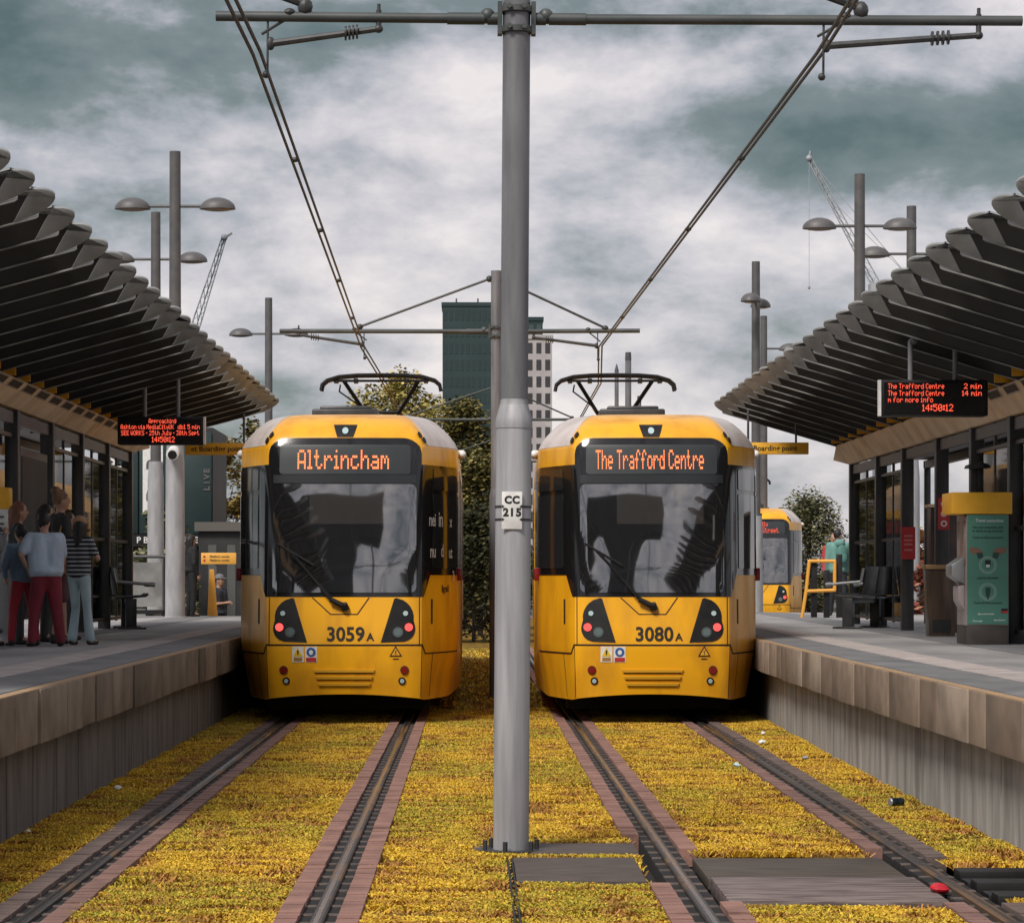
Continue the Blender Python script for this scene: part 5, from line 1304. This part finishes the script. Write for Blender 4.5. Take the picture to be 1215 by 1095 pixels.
# ------------------------------------------------------------------ trees and shrubs
M_leaf = attr_mat('leaf', .6)
M_bark = mat('bark', (.07, .055, .04), .9, col2=(.04, .03, .025), scale=14, stretch=(1, 1, .3), bump=.5)
def leaves(cloud, size, cols, name='crown'):
    P = np.array(cloud); n = len(P)
    ang = rng.uniform(0, 2 * math.pi, n); tilt = rng.normal(0.5, .5, n); sz = size * rng.uniform(.55, 1.3, n)
    a = np.stack([np.cos(ang), np.sin(ang), np.sin(tilt) * .4], 1); b = np.stack([-np.sin(ang) * np.cos(tilt), np.cos(ang) * np.cos(tilt), np.sin(tilt)], 1)
    v = np.zeros((n, 4, 3)); v[:, 0] = P - a * sz[:, None] * .5; v[:, 1] = P + b * sz[:, None] * .28; v[:, 2] = P + a * sz[:, None] * .5; v[:, 3] = P - b * sz[:, None] * .28
    me = bpy.data.meshes.new(name); me.vertices.add(n * 4); me.vertices.foreach_set('co', v.reshape(-1)); me.loops.add(n * 4)
    me.loops.foreach_set('vertex_index', np.arange(n * 4, dtype=np.int32)); me.polygons.add(n); me.polygons.foreach_set('loop_start', np.arange(0, n * 4, 4, dtype=np.int32)); me.update(calc_edges=True)
    C = np.array(cols); w = rng.random(n); c = C[rng.integers(0, len(C), n)] * rng.uniform(.65, 1.25, n)[:, None]
    cc = np.ones((n, 4, 4)); cc[:, :, :3] = c[:, None, :]
    ca = me.color_attributes.new('tint', 'FLOAT_COLOR', 'POINT'); ca.data.foreach_set('color', cc.reshape(-1)); return me
def tree(name, label, X, Y, h, w, trunk, n, cols, size=.22, cat='tree', clumps=26, group=None, z=0.0):
    t = thing(name, label, cat, (X, Y, z), 0, group)
    cl = []; mb = MB(); mb.tube((0, 0, -.3), (0, 0, trunk + .5 * (h - trunk)), .035 * h * .5, .01 * h, 10)
    for i in range(clumps):
        q = random.random() ** .8; zz = trunk + (h - trunk) * (.08 + .9 * q); rr = w * .5 * math.sin(math.pi * min(.96, .18 + .78 * q)) * random.uniform(.35, 1.0); a = random.uniform(0, 6.283)
        c = Vector((rr * math.cos(a), rr * math.sin(a), zz)); cl.append((c, random.uniform(.16, .30) * w * .62))
        mb.tube((0, 0, max(.3, zz - .25 * (h - trunk) - .2)), c, .012 * h * .35, .006, 5)
    mb.build('trunk', M_bark, t)
    pts = []
    for i in range(n):
        c, r = random.choice(cl); d = Vector((random.gauss(0, 1), random.gauss(0, 1), random.gauss(0, .9))); d = d.normalized() * r * random.random() ** .45
        pts.append(c + d)
    obj('crown', leaves(pts, size, cols), M_leaf, t); return t
DG = [(.065, .070, .020), (.12, .115, .03), (.20, .17, .05), (.34, .27, .09), (.04, .045, .018)]
GOLD = [(.30, .20, .04), (.20, .14, .035), (.10, .085, .025), (.38, .27, .09)]
OLV = [(.13, .14, .06), (.20, .19, .09), (.08, .085, .035), (.05, .055, .025), (.30, .28, .17)]
tree('broad_tree', 'broad yellow green tree rising behind the left tram roof', -2.45, 100, 8.4, 5.2, 1.2, 20000, [(.16, .15, .035), (.30, .26, .06), (.46, .37, .10), (.58, .46, .15), (.07, .07, .02)], .17, clumps=46)
tree('slender_tree', 'darker feathery tree between the left tram and the poles', -.35, 104, 8.0, 3.6, .6, 16000, DG, .17, clumps=50)
tree('slender_tree', 'dark leafy tree low behind the gap between the trams', .2, 92, 5.2, 3.4, .3, 11000, DG, .16, clumps=36)
tree('golden_tree', 'golden leaved tree between the left tram and the green hoarding', -7.6, 93, 5.9, 2.6, 1.0, 9000, GOLD, .15)
tree('small_tree', 'thin twiggy treetop above the boarding sign at left', -8.4, 116, 8.0, 2.2, 3.0, 900, DG, .22)
tree('round_shrub', 'round pale flowered shrub behind the distant tram at right', 11.75, 106, 4.55, 3.5, .1, 17000, OLV, .13, 'shrub', clumps=70)
tree('orange_shrub', 'orange leaved shrub seen through the shelter beside the bin', 9.9, 66, 2.9, 1.5, .4, 2600, [(.42, .17, .04), (.30, .12, .03), (.15, .07, .03), (.5, .28, .1)], .16, 'shrub')
tree('red_shrub', 'reddish low shrub in front of the orange one', 9.4, 63, 2.0, 1.3, .2, 1600, [(.32, .09, .06), (.2, .07, .05), (.4, .2, .12)], .15, 'shrub')
tree('olive_shrub', 'olive green shrub behind the left railing and column', -8.0, 78, 3.4, 2.2, .2, 3000, OLV, .2, 'shrub')
tree('bare_shrub', 'sparse dark twigs against the sky above the tan cabinet', 10.1, 72, 3.9, 1.8, 1.0, 300, DG, .14, 'shrub')
tree('dark_hedge', 'dark dense hedge closing the gap between the trams', .0, 84, 3.4, 4.2, .0, 15000, [(.03, .035, .014), (.05, .052, .018), (.10, .09, .03), (.02, .024, .012)], .15, 'hedge', clumps=70)
# far belt of trees and low sheds closing the horizon
pts = []
for i in range(26000):
    x = random.uniform(-70, 75); hh = 2.2 + 1.6 * mnoise.noise(Vector((x * .12, 0, 0))) + .9 * mnoise.noise(Vector((x * .5, 3, 0)))
    pts.append((x, 200 + random.uniform(-5, 5), max(.1, hh) * random.random() ** .6))
o = stuff(obj('far_wood', leaves(pts, .55, DG), M_leaf)); tag(o, 'low dark belt of far trees along the horizon', 'trees')

# ------------------------------------------------------------------ buildings
M_teal = mat('hoarding_teal', (.011, .028, .029), .5, col2=(.015, .034, .034), scale=1.5)
M_frame = mat('frame_dark', (.020, .021, .023), .55, col2=(.035, .034, .034), scale=2)
b = thing('trackside_building', 'dark trackside building with teal boards and big white letters at left', 'building', (-9.6, 84, 0))
MB().bb((-.72, .3, 0), (2.35, 5, 5.9)).build('wall', M_frame, b)
for i in range(3):
    MB().bb((-.72 + i * 1.02 + .02, .2, 2.95), (-.72 + (i + 1) * 1.02 - .02, .30, 5.75)).build('teal_board', M_teal, b, bevel=.01)
MB().bb((-.78, .05, 2.6), (2.4, .25, 2.93)).build('sign_strip', M_blk, b)
for i, (x, s) in enumerate(((-.3, 'M  B'), (.65, 'P BY NI'), (1.75, 'WAVE N'))):
    me = text_mesh(s, .24, 1.0, .004); [setattr(v, 'co', v.co + Vector((x, .045, 2.77))) for v in me.vertices]; obj('lettering', me, M_white, b)
def vletters(txt, x, z, s, m=M_white, y=.18):
    n = len(txt); step = s * .74
    for k, ch in enumerate(txt):
        if ch == ' ': continue
        me = text_mesh(ch, s, .95, .012)
        for v in me.vertices: v.co = Vector((x - v.co.z, y, z + v.co.x + (k - (n - 1) / 2) * step))
        obj('letter', me, m, b)
vletters('LDM', -.32, 4.55, .52)
MB().bb((.42, .15, 3.5), (.98, .198, 5.4)).build('white_board', M_white, b)
vletters('D P', .74, 4.45, .55, M_lampgrey, .14)
vletters('LIVE', 2.2, 4.45, .22, M_lampgrey)
for i in range(5):
    x = -.66 + i * .62
    MB().bb((x - .06, -.05, 0), (x + .06, .12, 2.6)).build('upright', M_blk, b)
    if i < 4:
        MB().bb((x + .08, .24, .25), (x + .54, .298, 2.4)).build('window', mat('shop_glass_%d' % (i % 3), [(.05, .05, .05), (.28, .28, .27), (.12, .10, .07)][i % 3], .15), b)
for z in (.9, 1.7): MB().bb((-.72, -.08, z - .03), (2.3, -.052, z + .03)).build('rail', M_frame, b)
b2 = thing('flat_roof_shed', 'low dark shed with a pale roof edge behind the left tram', 'building', (-6.3, 80, 0))
MB().bb((-.95, 0, 0), (1.2, 3, 2.95)).build('wall', M_frame, b2)
MB().bb((-1.05, -.15, 2.96), (1.3, 3.1, 3.2)).build('roof_edge', mat('roof_edge', (.11, .10, .09), .6), b2)
for x in (-.7, -.2, .3): MB().bb((x, -.02, .3), (x + .22, -.001, 2.6)).build('window', mat('shed_glass', (.10, .105, .10), .2), b2)

def tower(name, label, X, Y, w, d, h, m, rows, cols, mw, rz=0, crown=None, side=True):
    t = thing(name, label, 'tower', (X, Y, 0), rz)
    MB().bb((-w / 2, 0, 0), (w / 2, d, h)).build('wall', m, t)
    wm = {}
    def win(sx, sz):
        if (sx, sz) not in wm:
            wm[(sx, sz)] = MB().bb((-sx / 2, -.05, -sz / 2), (sx / 2, .02, sz / 2)).mesh('window', smooth=False); wm[(sx, sz)].materials.append(mw)
        return wm[(sx, sz)]
    sx = w / cols * .56; sz = h / rows * .62
    for r in range(rows):
        for c in range(cols): part('window', win(sx, sz), t, (-w / 2 + (c + .5) * w / cols, -.0, (r + .45) * h / rows))
    MB().bb((-w / 2 - .15, -.15, h - .02), (w / 2 + .15, d + .15, h + .5)).build('parapet', m, t)
    return t
M_tg = mat('tower_green', (.020, .040, .040), .4, col2=(.025, .048, .048), scale=.25)
Yt = 420.0; st = 3600 / Yt
t = tower('dark_green_tower', 'dark green glass tower in the distance behind the central poles', (555 - 562) / st, Yt, 60 / st, 10, EYE + 322 / st, M_tg, 17, 9, mat('tower_green_glass', (.019, .0385, .0385), .4))
for x in (-1.6, 1.4): MB().tube((x, 3, 39), (x, 3, 40.6), .12, .12, 6).build('roof_mast', M_lampgrey, t)
tower('dark_green_block', 'lower dark green block right beside the glass tower', (622 - 562) / st, Yt + 6, 46 / st, 9, EYE + 309 / st, mat('block_green', (.016, .036, .036), .4, col2=(.022, .045, .045), scale=.2), 16, 5, mat('block_glass', (.05, .08, .08), .15))
Y2 = 380.0; s2 = 3600 / Y2
tower('pale_tower', 'pale grey brick tower with dark window columns right of the front pole', (634 - 562) / s2, Y2, 42 / s2, 8, EYE + 283 / s2, mat('pale_brick', (.44, .41, .40), .8, col2=(.36, .33, .33), scale=.6), 15, 4, mat('pale_tower_glass', (.045, .042, .046), .2))

def crane(label, X, Y, foot_z, p0, p1, wdt, m, tail=None, hook=None):
    t = thing('tower_crane', label, 'crane', (X, Y, 0))
    p0, p1 = Vector(p0), Vector(p1); d = (p1 - p0); L_ = d.length; u = d.normalized(); nrm = Vector((-u.z, 0, u.x)); dep = Vector((0, 1, 0))
    mb = MB(); r = wdt * .075
    ch = [p0 + nrm * wdt * .5, p0 - nrm * wdt * .5, p0 + dep * wdt * .8]
    ce = [p1 + nrm * wdt * .22, p1 - nrm * wdt * .22, p1 + dep * wdt * .3]
    for a, b_ in zip(ch, ce): mb.tube(a, b_, r, r, 5)
    jib = mb.build('jib_chords', m, t)
    n = int(L_ / (wdt * 1.1)); lt = MB()
    for i in range(n):
        for a, b_ in ((0, 1), (1, 2), (2, 0)):
            A_ = ch[a].lerp(ce[a], i / n); B_ = ch[b_].lerp(ce[b_], (i + 1) / n); lt.tube(A_, B_, r * .55, r * .55, 4)
    lt.build('jib_lattice', m, t)
    MB().bb((-.9, -.9, 0), (.9, .9, p0.z - 1)).build('mast', m, t)
    MB().bb((-1.3, -1.3, p0.z - 1), (1.3, 1.3, p0.z + 1.2)).build('cab', m, t)
    MB().tube(p1, p1 + u * .6 - nrm * .5, r * 2, r * 2, 6).ball(p1, (wdt * .35,) * 3, 8, 6).build('jib_head', m, t)
    if tail:
        ta = Vector(tail); MB().tube(p1, ta, r * .6, r * .6, 5).tube(p0, ta, r * 1.2, r * 1.2, 5).tube(p1.lerp(p0, .3), ta, r * .4, r * .4, 5).build('tie_rods', m, t)
    if hook:
        MB().tube(p1, p1 - Vector((0, 0, hook)), r * .35, r * .35, 5).ball(p1 - Vector((0, 0, hook)), (.15, .15, .25), 8, 6).build('hoist_rope', m, t)
    return t
sc1 = 3600 / 260.0
crane('dark latticed crane jib beside the tallest left lamp post', (222 - 562) / sc1, 260, 0, (0, 0, EYE + (685 - 418) / sc1), ((266 - 222) / sc1, 0, EYE + (685 - 282) / sc1), .85, mat('crane_steel', (.10, .13, .15), .5, col2=(.32, .34, .35), scale=.8))
sc2 = 3600 / 330.0
crane('pale tower crane jib above the right lamp posts', (1046 - 562) / sc2, 330, 0, (0, 0, EYE + (685 - 350) / sc2), ((960 - 1046) / sc2, 0, EYE + (685 - 188) / sc2), 1.0, mat('crane_pale', (.26, .28, .30), .5, col2=(.4, .41, .42), scale=.6), tail=((1075 - 1046) / sc2, 0, EYE + (685 - 325) / sc2), hook=14)
# made-up T-shaped mass, added unseen behind the viewpoint to darken the windscreen reflections
t = thing('reflection_blocker', 'added dark T-shaped blocker behind the viewpoint, mirrored in the windscreens', 'tower', (-5.0, -13, -.3))
M_blocker = mat('blocker_dark', (.03, .032, .034), .6, col2=(.045, .045, .046), scale=.5)
prof = [(-4.2, 0), (4.2, 0), (4.0, 14.2), (4.6, 15.8), (6.0, 16.8), (11.5, 17.2), (12.5, 19), (12.2, 24), (-11.5, 24.5), (-13.2, 21), (-13.6, 15.2), (-12.2, 14.0), (-10.8, 15.6), (-8.6, 17.4), (-6.2, 17.0), (-4.8, 15.6), (-4.1, 13.6)]
MB().prism(prof, 'y', -8, 0).build('blocker_body', M_blocker, t)
for z in (3, 6, 9, 12): MB().bb((-3.6, .0, z), (3.6, .06, z + 1.6)).build('window', mat('blocker_window', (.04, .05, .055), .1), t)  # invented panes on the added blocker
